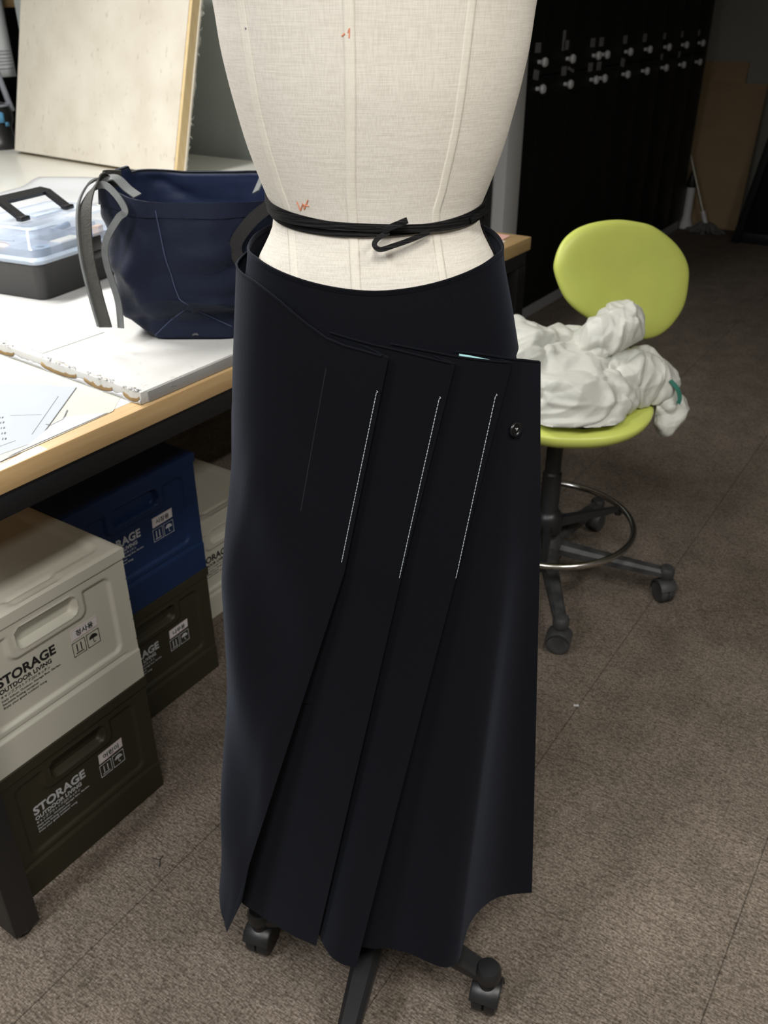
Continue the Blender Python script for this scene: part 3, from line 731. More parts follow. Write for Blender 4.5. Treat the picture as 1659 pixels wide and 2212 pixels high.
make_crate((1.0360, 1.320 + CD / 2, 0), M['crate_olive'], 'ink_white', 'dark olive storage crate on the floor beneath the blue crate', '나무용', gc)
make_crate((1.0360, 1.320 + CD / 2, CH), M['crate_blue'], 'ink_white', 'blue storage crate stacked behind the sand coloured crate', '시장용', gc)
make_crate((1.4345, 1.470 + CD / 2, 0), M['crate_light'], 'ink_black', 'sand coloured storage crate on the floor half hidden behind the skirt', '원단용', gc)

# ------------------------------------------------------------------ dress form, skirt, elastic
FO, FR = Vector((.811, .559, 0)), math.atan2(-.829, .559)
TA = [(1.78, .045), (1.70, .052), (1.66, .075), (1.62, .135), (1.57, .172), (1.50, .165), (1.451, .1545), (1.412, .1515), (1.375, .145), (1.325, .1335), (1.285, .1205), (1.257, .1095), (1.247, .1085), (1.238, .1115), (1.198, .1345), (1.12, .150), (1.0, .162), (.92, .155), (.88, .12)]
TB = [(1.78, .045), (1.70, .052), (1.66, .065), (1.62, .082), (1.50, .108), (1.45, .106), (1.375, .101), (1.325, .093), (1.285, .085), (1.25, .079), (1.20, .090), (1.12, .104), (1.0, .112), (.92, .108), (.88, .09)]
TC = .003
def t_pt(a, z, off=0):
    A, B = table_s(TA, z) + off, table_s(TB, z) + off; c, s = math.cos(a), math.sin(a); e = 2 / 2.25
    return Vector((TC + A * math.copysign(abs(c) ** e, c), -B * math.copysign(abs(s) ** e, s), z))
def t_front(l, z, off=0):
    A, B = table_s(TA, z), table_s(TB, z); x = max(-.995, min(.995, (l - TC) / A))
    return Vector((l, -(B * (1 - abs(x) ** 2.25) ** (1 / 2.25) + off), z))
def make_form():
    t = thing('dress_form', 'cream cotton dress form on a black wheeled stand, wearing the navy black skirt', 'dress form', FO, FR)
    N, zs = 96, []
    z = 1.78
    while z > .879: zs.append(z); z -= .01
    bm = NB(); rg = [[bm.verts.new(t_pt(2 * PI * k / N, z)) for k in range(N)] for z in zs]
    for A, B in zip(rg, rg[1:]):
        for k in range(N): bm.faces.new((A[k], B[k], B[(k + 1) % N], A[(k + 1) % N]))
    bm.faces.new(rg[0]); bm.faces.new(rg[-1][::-1])
    torso = obj('torso', bm, M['muslin'], t, angle=70)
    def strip(pts, w, name, m, off=.00015, th=.0002):
        P = spline([Vector((a, 0, b)) for a, b in pts], 10); bm = NB(); rows = []
        for p in P: rows.append([bm.verts.new(t_front(p.x + w * (j / 4 - .5), p.z, off + (.0002 if 0 < j < 4 else 0))) for j in range(5)])
        for A, B in zip(rows, rows[1:]):
            for j in range(4): bm.faces.new((A[j], A[j + 1], B[j + 1], B[j]))
        o = obj(name, bm, M[m], torso); solid(o, th, 0); return o
    strip([(-.020, 1.56), (-.019, 1.45), (-.019, 1.377), (-.021, 1.296), (-.020, 1.261), (-.017, 1.18)], .0105, 'centre_tape', 'tape_cream')
    strip([(-.120, 1.50), (-.115, 1.429), (-.108, 1.355), (-.094, 1.291), (-.085, 1.256), (-.081, 1.18)], .0085, 'side_tape', 'tape_cream')
    strip([(.094, 1.52), (.088, 1.443), (.080, 1.354), (.069, 1.291), (.063, 1.255), (.076, 1.18)], .0085, 'side_tape', 'tape_cream')
    def chalk(strokes, name):
        bm = NB()
        for s in strokes:
            P = [t_front(a, b, .0006) for a, b in s]; ribbon(bm, P, .0011, .0003, up=Vector((0, -1, 0)))
        obj(name, bm, M['chalk'], torso, smooth=False)
    chalk([[(-.0755, 1.2765), (-.0725, 1.268)], [(-.0725, 1.268), (-.0695, 1.2755), (-.0685, 1.2695)], [(-.0685, 1.2695), (-.0640, 1.2795)], [(-.0690, 1.2745), (-.0635, 1.2735)]], 'chalk_letter')
    chalk([[(-.0200, 1.4255), (-.0185, 1.4290), (-.0190, 1.4215)], [(-.0255, 1.4230), (-.0228, 1.4250)]], 'chalk_mark')
    bm = NB(); bmesh.ops.create_icosphere(bm, subdivisions=2, radius=.0011, matrix=Matrix.Translation(t_front(-.113, 1.4285, .0002))); obj('pin_spot', bm, M['ink'], torso)
    # stand
    cy = -.010
    obj('pole', cyl(NB(), (0, cy, .12), (0, cy, .90), .016, 24), M['black_metal'], t)
    hub = lathe(NB(), [(0, .085), (.034, .085), (.040, .10), (.036, .135), (.024, .150), (.022, .17), (0, .17)], 32, Matrix.Translation((0, cy, 0)))
    obj('hub', hub, M['black_plastic'], t)
    base_legs(t, Vector((0, cy, 0)), [.206, .232, .206, .206, .206], [math.radians(a) for a in (-180, -103.5, -31, 42, 114)], .118, .092, .028, .027, M['black_plastic'], [-.35, 1.2, -.35, .3, 2.0])
    return t
def caster(parent, p, r, w, yaw, m):
    """twin wheel caster hanging under a leg tip; p = contact point on the floor"""
    c = thing_part('caster', parent, p, yaw)
    for sgn in (-1, 1):
        bm = lathe(NB(), [(0, -w / 2), (r * .62, -w / 2), (r * .70, -w / 2 - .0005), (r * .94, -w / 2 + .001), (r, -w / 2 + .004), (r, w / 2 - .002), (r * .9, w / 2), (0, w / 2)], 36, Matrix.Translation((sgn * (w / 2 + .0004), 0, r)) @ Matrix.Rotation(PI / 2 * sgn, 4, 'Y') @ Matrix.Rotation(PI, 4, 'X'))
        obj('wheel', bm, m, c)
    bm = NB(); n = 18; rows = []
    for i in range(n):
        a = -PI * .02 + PI * .86 * i / (n - 1); ro = r + .005 + .005 * math.sin(max(0, a)) ** 2; ri = r + .002; ww = w + .004
        rows.append([bm.verts.new((sx * ww * k, q * math.cos(a), r + q * math.sin(a))) for sx, q, k in ((-1, ri, 1), (-1, ro - .002, 1), (-1, ro, .88), (1, ro, .88), (1, ro - .002, 1), (1, ri, 1))])
    for A, B in zip(rows, rows[1:]):
        for j in range(6): bm.faces.new((A[j], A[(j + 1) % 6], B[(j + 1) % 6], B[j]))
    bm.faces.new(rows[0]); bm.faces.new(rows[-1][::-1])
    lathe(bm, [(0, 2 * r - .002), (.0165, 2 * r - .002), (.0150, 2 * r + .012), (.0125, 2 * r + .022), (0, 2 * r + .024)], 20)
    obj('hood', bm, m, c)
    return c
def thing_part(name, parent, loc, rz):
    """mesh stem that carries wheels and hood as sub-parts"""
    bm = cyl(NB(), (0, 0, .02), (0, 0, .05), .005, 12)
    o = obj(name, bm, M['black_metal'], parent); o.location = loc; o.rotation_euler = (0, 0, rz); return o
def base_legs(t, c, R, angs, zh, zt, wr, r, m, yaws):
    for k, (a, yw) in enumerate(zip(angs, yaws)):
        Ra = R[k] if isinstance(R, list) else R
        d = Vector((math.cos(a), math.sin(a), 0)); bm = NB(); pts, ws, hs = [], [], []
        for i in range(13):
            s = i / 12; rad = lerp(.02, Ra - .012, s); pts.append(c + d * rad + Vector((0, 0, lerp(zh, zt, s ** .85) - .006)))
            ws.append(lerp(.024, .0165, s)); hs.append(lerp(.016, .0105, s))
        sweep(bm, pts, lambda i: [(-ws[i], -hs[i]), (ws[i], -hs[i]), (ws[i], hs[i] * .3), (ws[i] * .62, hs[i]), (-ws[i] * .62, hs[i]), (-ws[i], hs[i] * .3)], ups=[Vector((0, 0, 1))] * 13)
        tip = c + d * Ra
        lathe(bm, [(0, zt - .020), (.0185, zt - .020), (.021, zt - .012), (.021, zt + .003), (.017, zt + .010), (0, zt + .012)], 24, Matrix.Translation(tip))
        leg = obj('leg', bm, m, t, angle=35)
        off = Vector((math.cos(yw + PI / 2), math.sin(yw + PI / 2), 0)) * .0
        caster_root = caster(t, tip + off, r, .020, yw, m)
make_form_legs = None

# --- skirt
SA = [(1.22, .138), (1.20, .141), (1.155, .1525), (1.10, .165), (1.03, .1775), (.958, .184), (.90, .188), (.82, .197), (.725, .209), (.6, .2255), (.447, .2425), (.293, .258), (.168, .264)]
SB = [(1.22, .110), (1.2, .112), (1.1, .122), (.95, .128), (.87, .130), (.6, .140), (.168, .156)]
def sk_d(l, z):
    a, b = table(SA, z), table(SB, z); x = min(.995, abs(l - .002) / a); return b * (1 - x ** 2.3) ** (1 / 2.3)
def rim_z(l): return 1.1975 + .022 * min(1, (abs(l) / .128) ** 1.7)
def make_skirt():
    t = thing('skirt', 'long navy black wrap skirt with stitched pleats and one button, worn on the dress form', 'skirt', FO, FR)
    # inner layer: full ring with the plain waist
    N, nz = 120, 70; bm = NB(); rows = []
    for i in range(nz + 1):
        s = i / nz; row = []
        for k in range(N):
            a = 2 * PI * k / N; c, sn = math.cos(a), math.sin(a); e = 2 / 2.3
            x0 = math.copysign(abs(c) ** e, c); y0 = math.copysign(abs(sn) ** e, sn)       # sn>0 : towards the camera
            zt = rim_z(.141 * x0) if sn > 0 else 1.2195 + .016 * abs(sn)
            z = lerp(zt, .66 if sn > -.25 else .19, s)
            k1 = .972 - .03 * smooth01((1.0 - z) / .5)
            A, B = table(SA, z) * k1, table(SB, z) * (.955 - .09 * smooth01((1.05 - z) / .35))
            if sn < 0: B = B * .95
            # the waist stands off the form at the right
            if z > 1.1: A += .004
            fl = .006 * smooth01((.9 - z) / .5) * math.sin(7 * a)
            row.append(bm.verts.new((.002 + (A + fl) * x0, -(B + fl) * y0, z)))
        rows.append(row)
    for A, B in zip(rows, rows[1:]):
        for k in range(N): bm.faces.new((A[k], B[k], B[(k + 1) % N], A[(k + 1) % N]))
    inner = obj('under_panel', bm, M['wool'], t, angle=80); solid(inner, .0006, 0); inner.modifiers[0].use_rim = False
    # waist facing edge: thin folded hem along the rim
    bm = NB(); P = []
    for v in range(N):
        a = 2 * PI * v / N; c, sn = math.cos(a), math.sin(a); e = 2 / 2.3; x0 = math.copysign(abs(c) ** e, c); y0 = math.copysign(abs(sn) ** e, sn)
        zt = rim_z(.141 * x0) if sn > 0 else 1.2195 + .016 * abs(sn)
        B = table(SB, zt) * .955 * (1 if sn >= 0 else .95); P.append(Vector((.002 + (table(SA, zt) * .972 + .004) * x0, -B * y0, zt)))
    sweep(bm, P, lambda i: [(-.0011, -.004), (.0011, -.004), (.0013, .0004), (0, .0012), (-.0013, .0004)], closed=True, ups=[Vector((0, 0, 1))] * N)
    obj('waist_edge', bm, M['wool'], t)
    # wrap layer: one pleated cloth, keyed cross-sections (l, d[, z]) at the top edge, the stitch ends and the hem
    top = [
        [(-.118, -.070, 1.208), (-.139, -.040, 1.206), (-.1475, -.010, 1.203), (-.1470, .030, 1.206), (-.1390, .060, 1.2055), (-.119, .090, 1.2025), (-.095, .105, 1.1885), (-.073, .1135, 1.1715), (-.044, .1205, 1.1520), (-.015, .1245, 1.1435), (.015, .1275, 1.1355)],
        [(-.044, .1165, 1.1590), (-.020, .1185, 1.1520), (0, .1200, 1.1470), (.02, .1205, 1.1425), (.045, .1205, 1.1360), (.065, .1195, 1.1305), (.084, .1170, 1.1250)],
        [(.018, .1155, 1.1465), (.040, .1150, 1.1415), (.06, .1135, 1.1370), (.085, .1110, 1.1310), (.105, .1080, 1.1270), (.125, .1035, 1.1230), (.146, .0965, 1.1185)],
        [(.085, .1060, 1.1345), (.1, .104, 1.1325), (.115, .1015, 1.1295), (.125, .099, 1.1270), (.135, .0955, 1.1240), (.143, .0920, 1.1215), (.150, .0880, 1.1192), (.157, .0830, 1.1168), (.164, .0770, 1.1140), (.173, .0690, 1.1100), (.1825, .060, 1.1060)]]
    mid = [
        [(-.140, -.090), (-.168, -.060), (-.184, -.025), (-.1885, .015), (-.184, .045), (-.172, .072), (-.150, .096), (-.120, .1135), (-.090, .1250), (-.065, .1320), (-.036, .1375)],
        [(-.080, .1195), (-.060, .1240), (-.036, .1290), (-.020, .1315), (-.005, .1335), (.012, .1355), (.031, .1375)],
        [(-.010, .1290), (.010, .1300), (.031, .1305), (.050, .1305), (.065, .1300), (.080, .1290), (.0965, .1270)],
        [(.055, .1205), (.080, .1200), (.098, .1185), (.118, .1150), (.140, .1085), (.1535, .1000), (.161, .0935), (.168, .0870), (.176, .0800), (.187, .0710), (.2015, .060)]]
    hem = [
        [(-.222, -.150), (-.240, -.115), (-.256, -.075), (-.264, -.040), (-.267, -.010), (-.267, .015), (-.265, .035), (-.261, .055), (-.256, .072), (-.249, .087), (-.241, .100)],
        [(-.225, .046), (-.219, .052), (-.190, .072), (-.165, .088), (-.140, .104), (-.118, .115), (-.0985, .125)],
        [(-.120, .078), (-.104, .092), (-.094, .108), (-.085, .126), (-.072, .144), (-.055, .155), (-.035, .160)],
        [(-.055, .118), (-.0105, .129), (.014, .128), (.050, .138), (.082, .154), (.104, .160), (.122, .150), (.132, .122), (.150, .078), (.193, .039), (.253, .030)]]
    def res(pts, n, use_z):
        q = spline([Vector(p) if len(p) == 3 else Vector((p[0], p[1], 0)) for p in pts], 12); out = []
        m = len(q) - 1
        for i in range(n):
            f = i / (n - 1) * m; j = min(int(f), m - 1); out.append(q[j].lerp(q[j + 1], f - j))
        return out
    C = [34, 20, 20, 34]; K = []
    for key, uz in ((top, True), (mid, False), (hem, False)):
        line = []
        for p, (pts, n) in enumerate(zip(key, C)):
            q = res(pts, n, uz)
            if p > 0:                        # return fold between panels
                a, b = line[-1], q[0]
                for f in (.33, .66):
                    c = a.lerp(b, f); c.y -= .0035 if key is not hem else .002; line.append(c)
            line += q
        K.append(line)
    nC = len(K[0]); r1, r2 = 22, 46; rows = []; bm = NB(); Zm, Zh = .880, .170
    stiff = []
    for i in range(r1):
        s = i / r1; rows.append([(lerp(a.x, b.x, s), lerp(a.y, b.y, s) + .006 * math.sin(PI * s) * 0, lerp(a.z, Zm, s)) for a, b in zip(K[0], K[1])])
    folds = []; n0 = 0
    for p, n in enumerate(C):
        folds.append(n0); n0 += n; folds.append(n0 - 1); n0 += 2
    for i in range(r2 + 1):
        s = i / r2; row = []
        for j, (a, b) in enumerate(zip(K[1], K[2])):
            w = s ** 1.12
            x, y = lerp(a.x, b.x, s), lerp(a.y, b.y, w)
            row.append((x, y, lerp(Zm, Zh, s)))
        rows.append(row)
    V = []
    for i, row in enumerate(rows):
        vr = []
        for j, (l, d, z) in enumerate(row):
            if j < C[0] and z < 1.15:                             # soft drapes of the left panel
                e = smooth01((1.15 - z) / .2) * smooth01(j / 6) * smooth01((C[0] - 1 - j) / 5)
                dr = .0042 * math.sin(42 * (l + .30 * z)) + .0070 * noise.noise(Vector((l * 14, d * 14, z * 3.0)))
                dr += .0035 * math.exp(-((l + .135 + .30 * (1.0 - z)) / .010) ** 2) * smooth01((1.05 - z) / .1) * smooth01((z - .72) / .1)
                d += dr * e; l -= dr * e * .4
            elif j > nC - C[3]:
                e = smooth01((1.1 - z) / .2) * smooth01((nC - 1 - j) / 6); d += .0015 * noise.noise(Vector((l * 12, 3, z * 4))) * e
            else:
                d += .0012 * noise.noise(Vector((l * 16, 7, z * 5))) * smooth01((1.1 - z) / .2)
            vr.append(bm.verts.new((l, -d, z)))
        V.append(vr)
    for A, B in zip(V, V[1:]):
        for j in range(nC - 1):
            f = bm.faces.new((A[j], B[j], B[j + 1], A[j + 1])); f.smooth = True
    bm.normal_update(); bvh = BVHTree.FromBMesh(bm)
    me = bpy.data.meshes.new('wrap_panel'); bm.to_mesh(me); bm.free(); me.materials.append(M['wool'])
    me.set_sharp_from_angle(angle=math.radians(48))
    wrap = bpy.data.objects.new('wrap_panel', me); COL.objects.link(wrap); wrap.parent = t; solid(wrap, .0006, 0); wrap.modifiers[0].use_rim = False
    def on(l, z, off=.0012):
        h = bvh.ray_cast(Vector((l, -.6, z)), Vector((0, 1, 0))); p = h[0] if h[0] else Vector((l, -sk_d(l, z), z)); n = h[1] if h[0] else Vector((0, -1, 0))
        if n.y > 0: n = -n
        return p + n * off, n
    # folded top hems of the four panels
    for p in range(4):
        a, b = folds[2 * p], folds[2 * p + 1]
        P = [Vector((K[0][j].x, -K[0][j].y - .0004, K[0][j].z)) for j in range(a, b + 1, 2)]
        bm = NB(); tube(bm, P, .0012, 8); obj('top_hem', bm, M['wool'], t)
        if p < 3:
            P = [Vector((K[0][j].x, -K[0][j].y, K[0][j].z)) for j in range(b, b + 4)]
            bm = NB(); tube(bm, P, .0010, 8); obj('pleat_fold', bm, M['wool'], t)
    # contrast topstitching down each pleat
    for pidx, (a, b) in enumerate((((.0035, 1.097), (-.0375, .893)), ((.0690, 1.087), (.0285, .872)), ((.1300, 1.083), (.0945, .865)))):
        bm = NB(); n = 54
        for i in range(n):
            s0, s1 = i / n, (i + .72) / n; P = []
            for s in (s0, (s0 + s1) / 2, s1):
                z = lerp(a[1], b[1], s); l = lerp(a[0], b[0], s) - .0010
                p, _ = on(l, z, .0009); P.append(p)
            tube(bm, P, .00042, 5)
        p, _ = on(a[0] - .001, a[1] + .001, .0012); tube(bm, [p, p + Vector((.0018, -.0005, .0016)), p + Vector((.0006, -.0008, .003))], .0004, 5)
        obj('topstitching', bm, M['thread'], t)
    # teal lining peeping out along the top of two pleats
    for (ll, zz) in (([.0885, .100, .112, .122], [1.1313, 1.1290, 1.1262, 1.1240]), ([-.041, -.030, -.018, -.006], [1.1530, 1.1500, 1.1465, 1.1430])):
        bm = NB(); prev = None
        for i, (l, z) in enumerate(zip(ll, zz)):
            w = (.0018, .0016, .0010, .0002)[i] if ll[0] > 0 else (-.0030, -.0031, -.0032, -.0034)[i]
            p, _ = on(l, z - .006, -.0016); a = bm.verts.new((l, p.y, z - .003)); b = bm.verts.new((l, p.y, z + w))
            if prev: bm.faces.new((prev[0], a, b, prev[1]))
            prev = (a, b)
        o = obj('lining_edge', bm, M['lining'], t); solid(o, .0006, 0)
    # dart on the plain waist, pressed crease on the left panel
    bm = NB(); P = []
    for i in range(9):
        z = lerp(1.2035, 1.151, i / 8); l = lerp(.0775, .081, i / 8)
        A, B = table(SA, z) * .972 + .004, table(SB, z) * .955
        P.append(Vector((l, -B * (1 - (abs(l) / A) ** 2.3) ** (1 / 2.3) - .0006, z)))
    tube(bm, P, lambda i: .0009 - .00006 * i, 6); obj('dart_seam', bm, M['wool'], t)
    bm = NB(); P = []
    for i in range(25):
        s = i / 24; p, _ = on(lerp(-.049, -.083, s), lerp(1.122, .955, s), .0001); P.append(p)
    tube(bm, P, .0005, 6); obj('pressed_crease', bm, M['crease'], t)
    # button
    bp, n = on(.1545, 1.039, .0)
    q = n.to_track_quat('Z', 'Y').to_matrix().to_4x4(); mt = Matrix.Translation(bp) @ q
    r = .0088
    b = obj('button', lathe(NB(), [(0, .0032), (r * .62, .0030), (r * .72, .0040), (r * .9, .0046), (r, .0034), (r, .0018), (r * .8, .0010), (0, .0010)], 40, mt), M['button'], t)
    bm = NB(); tube(bm, [mt @ Vector((-.0016, .0016, .0036)), mt @ Vector((0, .0002, .0044)), mt @ Vector((.0018, .0010, .0038))], .0006, 6); tube(bm, [mt @ Vector((0, .0002, .0040)), mt @ Vector((.0004, -.0014, .0038))], .0006, 6)
    obj('button_thread', bm, M['thread'], b)
    return t
make_form(); make_skirt()

# --- elastic tied round the waist
def make_elastic():
    t = thing('waist_elastic', 'narrow black elastic cord tied round the waist of the dress form', 'elastic', FO, FR)
    def ez(a):      # a angle with sin>0 to the camera
        return 1.257 + .0075 * (1 - max(0, math.sin(a))) - .0015 * math.cos(a) - .0045 * max(0, math.sin(a))
    N = 120
    for band in range(3):
        bm = NB(); P, U = [], []
        for k in range(N):
            a = 2 * PI * k / N; dz = (-.0033, .0033, .0)[band] + .0026 * math.sin(2.0 * a + 2.1 * band) ; off = (.0022, .0026, .0042)[band] + .0006 * math.sin(5 * a + band)
            p = t_pt(a, ez(a) + dz, off); P.append(p); c = t_pt(a, ez(a) + dz, off + .01) - p; U.append(c.normalized())
        ribbon(bm, P, .0062 + .0008 * band, .0014, ups=U, closed=True)
        obj('band', bm, M['elastic'], t)
    bm = NB()
    f = lambda l, z, o=.008: t_front(l, z, o)
    ribbon(bm, spline([f(.034, 1.2640, .014), f(.026, 1.2605, .012), f(.016, 1.2560, .010), f(.010, 1.2520, .009)], 6), .0062, .0012, up=Vector((0, -1, .2)))
    obj('tail', bm, M['elastic'], t)
    bm = NB(); P = spline([f(.056, 1.2500, .008), f(.038, 1.2445, .011), f(.020, 1.2395, .013), (f(.007, 1.2365, .014)), f(.0015, 1.2410, .013), f(.006, 1.2470, .011), f(.016, 1.2515, .009)], 8)
    ribbon(bm, P, .0050, .0013, up=Vector((0, -1, .15))); obj('loop', bm, M['elastic'], t)
    bm = NB(); a0 = t_pt(.30, 1.259, .005); 
    ribbon(bm, spline([t_pt(.62, 1.2555, .006), t_pt(.45, 1.2590, .007), t_pt(.30, 1.2600, .007), t_pt(.15, 1.2575, .007), t_pt(.10, 1.2520, .008)], 6), .0060, .0014, up=Vector((.5, -.8, .1)))
    obj('tail', bm, M['elastic'], t)
    # narrow cord running from the elastic down to the skirt at the right
    bm = NB(); tube(bm, spline([t_pt(.08, 1.253, .004), t_pt(.05, 1.235, .002), t_pt(.04, 1.215, .002), t_pt(.04, 1.200, .003)], 6), .0010, 6); obj('cord', bm, M['elastic'], t)
    return t
make_elastic()

# ------------------------------------------------------------------ stool with jacket
SO = Vector((2.024, .813, 0))
def blob_grid(outline, centre, normal, depth_f, depth_b, rings=14):
    """cushion from a closed 3-D outline"""
    O = [Vector(p) for p in outline]; n = Vector(normal).normalized(); c = Vector(centre); bm = NB(); m = len(O)
    lay = []
    for sgn, dep in ((1, depth_f), (-1, depth_b)):
        rg = []
        for i in range(1, rings + 1):
            s = math.sin(PI / 2 * i / rings)
            rim = (1 - s ** 5) ** .5 if s < 1 else 0
            dish = -.55 * (1 - s * s) if sgn > 0 else 0
            rg.append([(c.lerp(o, s) + n * sgn * dep * (rim + dish * rim)) for o in O])
        lay.append(rg)
    vf = [[bm.verts.new(p) for p in r] for r in lay[0]]; vb = [[bm.verts.new(p) for p in r] for r in lay[1][:-1]] + [vf[-1]]
    for rg, sg in ((vf, 1), (vb, -1)):
        cc = bm.verts.new(c + n * (depth_f * .45 if sg > 0 else -depth_b))
        for k in range(m): bm.faces.new((cc, rg[0][k], rg[0][(k + 1) % m]) if sg > 0 else (cc, rg[0][(k + 1) % m], rg[0][k]))
        for A, B in zip(rg, rg[1:]):
            for k in range(m):
                q = (A[k], B[k], B[(k + 1) % m], A[(k + 1) % m]); bm.faces.new(q if sg > 0 else q[::-1])
    return bm
def closed_spline(pts, n=6):
    P = [Vector(p) for p in pts]; m = len(P); out = []
    for i in range(m):
        a, b, c, d = P[i - 1], P[i], P[(i + 1) % m], P[(i + 2) % m]
        for k in range(n):
            t = k / n; out.append(.5 * ((2 * b) + (c - a) * t + (2 * a - 5 * b + 4 * c - d) * t * t + (3 * b - a - 3 * c + d) * t ** 3))
    return out
def make_stool():
    t = thing('drafting_stool', 'lime green drafting stool with chrome foot ring right of the dress form', 'stool', SO, FR)
    out = [(-.02, .13, .846), (-.02, .139, .885), (-.003, .154, .922), (.027, .172, .945), (.065, .19, .957), (.11, .21, .961), (.156, .229, .959), (.204, .247, .95), (.253, .264, .935), (.312, .281, .897), (.352, .289, .858), (.376, .29, .815), (.38, .281, .766), (.373, .267, .719), (.353, .251, .685), (.324, .233, .658), (.29, .216, .644), (.247, .198, .644), (.189, .179, .667), (.125, .158, .696), (.061, .14, .734), (.013, .129, .78)]
    cs = closed_spline(out, 4); c = sum(cs, Vector()) / len(cs)
    nrm = Vector((.42, -1, .22)).normalized()
    cs = [c + (p - c) * .985 for p in cs]
    obj('backrest', blob_grid(cs, c, nrm, .024, .045), M['lime'], t, angle=80)
    # seat cushion
    so = [Vector((.01 + .215 * math.copysign(abs(math.cos(a)) ** .85, math.cos(a)), -.02 + .205 * math.copysign(abs(math.sin(a)) ** .85, math.sin(a)), .552 + .022 * math.cos(2 * a) * .5)) for a in [2 * PI * k / 64 for k in range(64)]]
    obj('seat', blob_grid(so, Vector((.01, -.02, .552)), (0, 0, 1), .022, .048), M['lime'], t, angle=80)
    bm = NB(); bx(bm, (.0, -.01, .488), (.16, .16, .030), .006); obj('seat_plate', bm, M['black_metal'], t)
    obj('column', lathe(NB(), [(0, .06), (.030, .06), (.030, .19), (.026, .195), (.026, .34), (.0215, .345), (.0215, .48), (0, .48)], 28), M['black_plastic'], t)
    # back support bar
    bm = NB(); ribbon(bm, spline([(.03, .05, .480), (.09, .16, .485), (.15, .225, .52), (.185, .265, .60), (.190, .262, .72)], 8), .062, .010, ups=[Vector((-.4, -.9, .3))] * 33); obj('back_support', bm, M['grey_plastic'], t)
    bm = NB(); bx(bm, (.185, .250, .78), (.10, .03, .12), .01, Matrix.Rotation(.4, 3, 'Z')); obj('back_bracket', bm, M['black_plastic'], t)
    bm = NB(); tube(bm, spline([(-.06, .02, .485), (-.10, .06, .50), (-.13, .10, .515)], 6), .007, 10); bx(bm, (-.14, .115, .518), (.05, .018, .012), .004); obj('height_lever', bm, M['black_plastic'], t)
    # foot ring with hub and spokes
    zr = .193
    rg = NB(); tube(rg, [Vector((.232 * math.cos(2 * PI * k / 72), -.008 + .232 * math.sin(2 * PI * k / 72), zr)) for k in range(72)], .0088, 14, closed=True)
    ring = obj('foot_ring', rg, M['chrome'], t)
    obj('ring_hub', lathe(NB(), [(.024, zr - .035), (.040, zr - .030), (.042, zr + .012), (.032, zr + .030), (.024, zr + .034)], 28), M['black_plastic'], t)
    for a in (18, 138, 258):
        A = math.radians(a); d = Vector((math.cos(A), math.sin(A), 0)); bm = NB()
        sweep(bm, [d * r + Vector((0, 0, zr - .006)) for r in (.03, .10, .17, .226)], lambda i: [(-(.016 - .003 * i), -(.015 - .003 * i)), ((.016 - .003 * i), -(.015 - .003 * i)), (.010 - .0015 * i, .010 - .001 * i), (-(.010 - .0015 * i), .010 - .001 * i)])
        lathe(bm, [(0, zr - .024), (.010, zr - .024), (.011, zr - .010), (0, zr - .010)], 16, Matrix.Translation(d * .226))
        obj('ring_spoke', bm, M['black_plastic'], t)
    obj('hub', lathe(NB(), [(0, .070), (.046, .070), (.052, .085), (.050, .125), (.036, .145), (0, .147)], 32), M['dusty_plastic'], t)
    base_legs(t, Vector((0, 0, 0)), .337, [math.radians(a) for a in (-20, -92, -164, 124, 52)], .120, .098, .03, .030, M['dusty_plastic'], [.25, 1.25, .9, 1.8, 2.4])
    return t
make_stool()

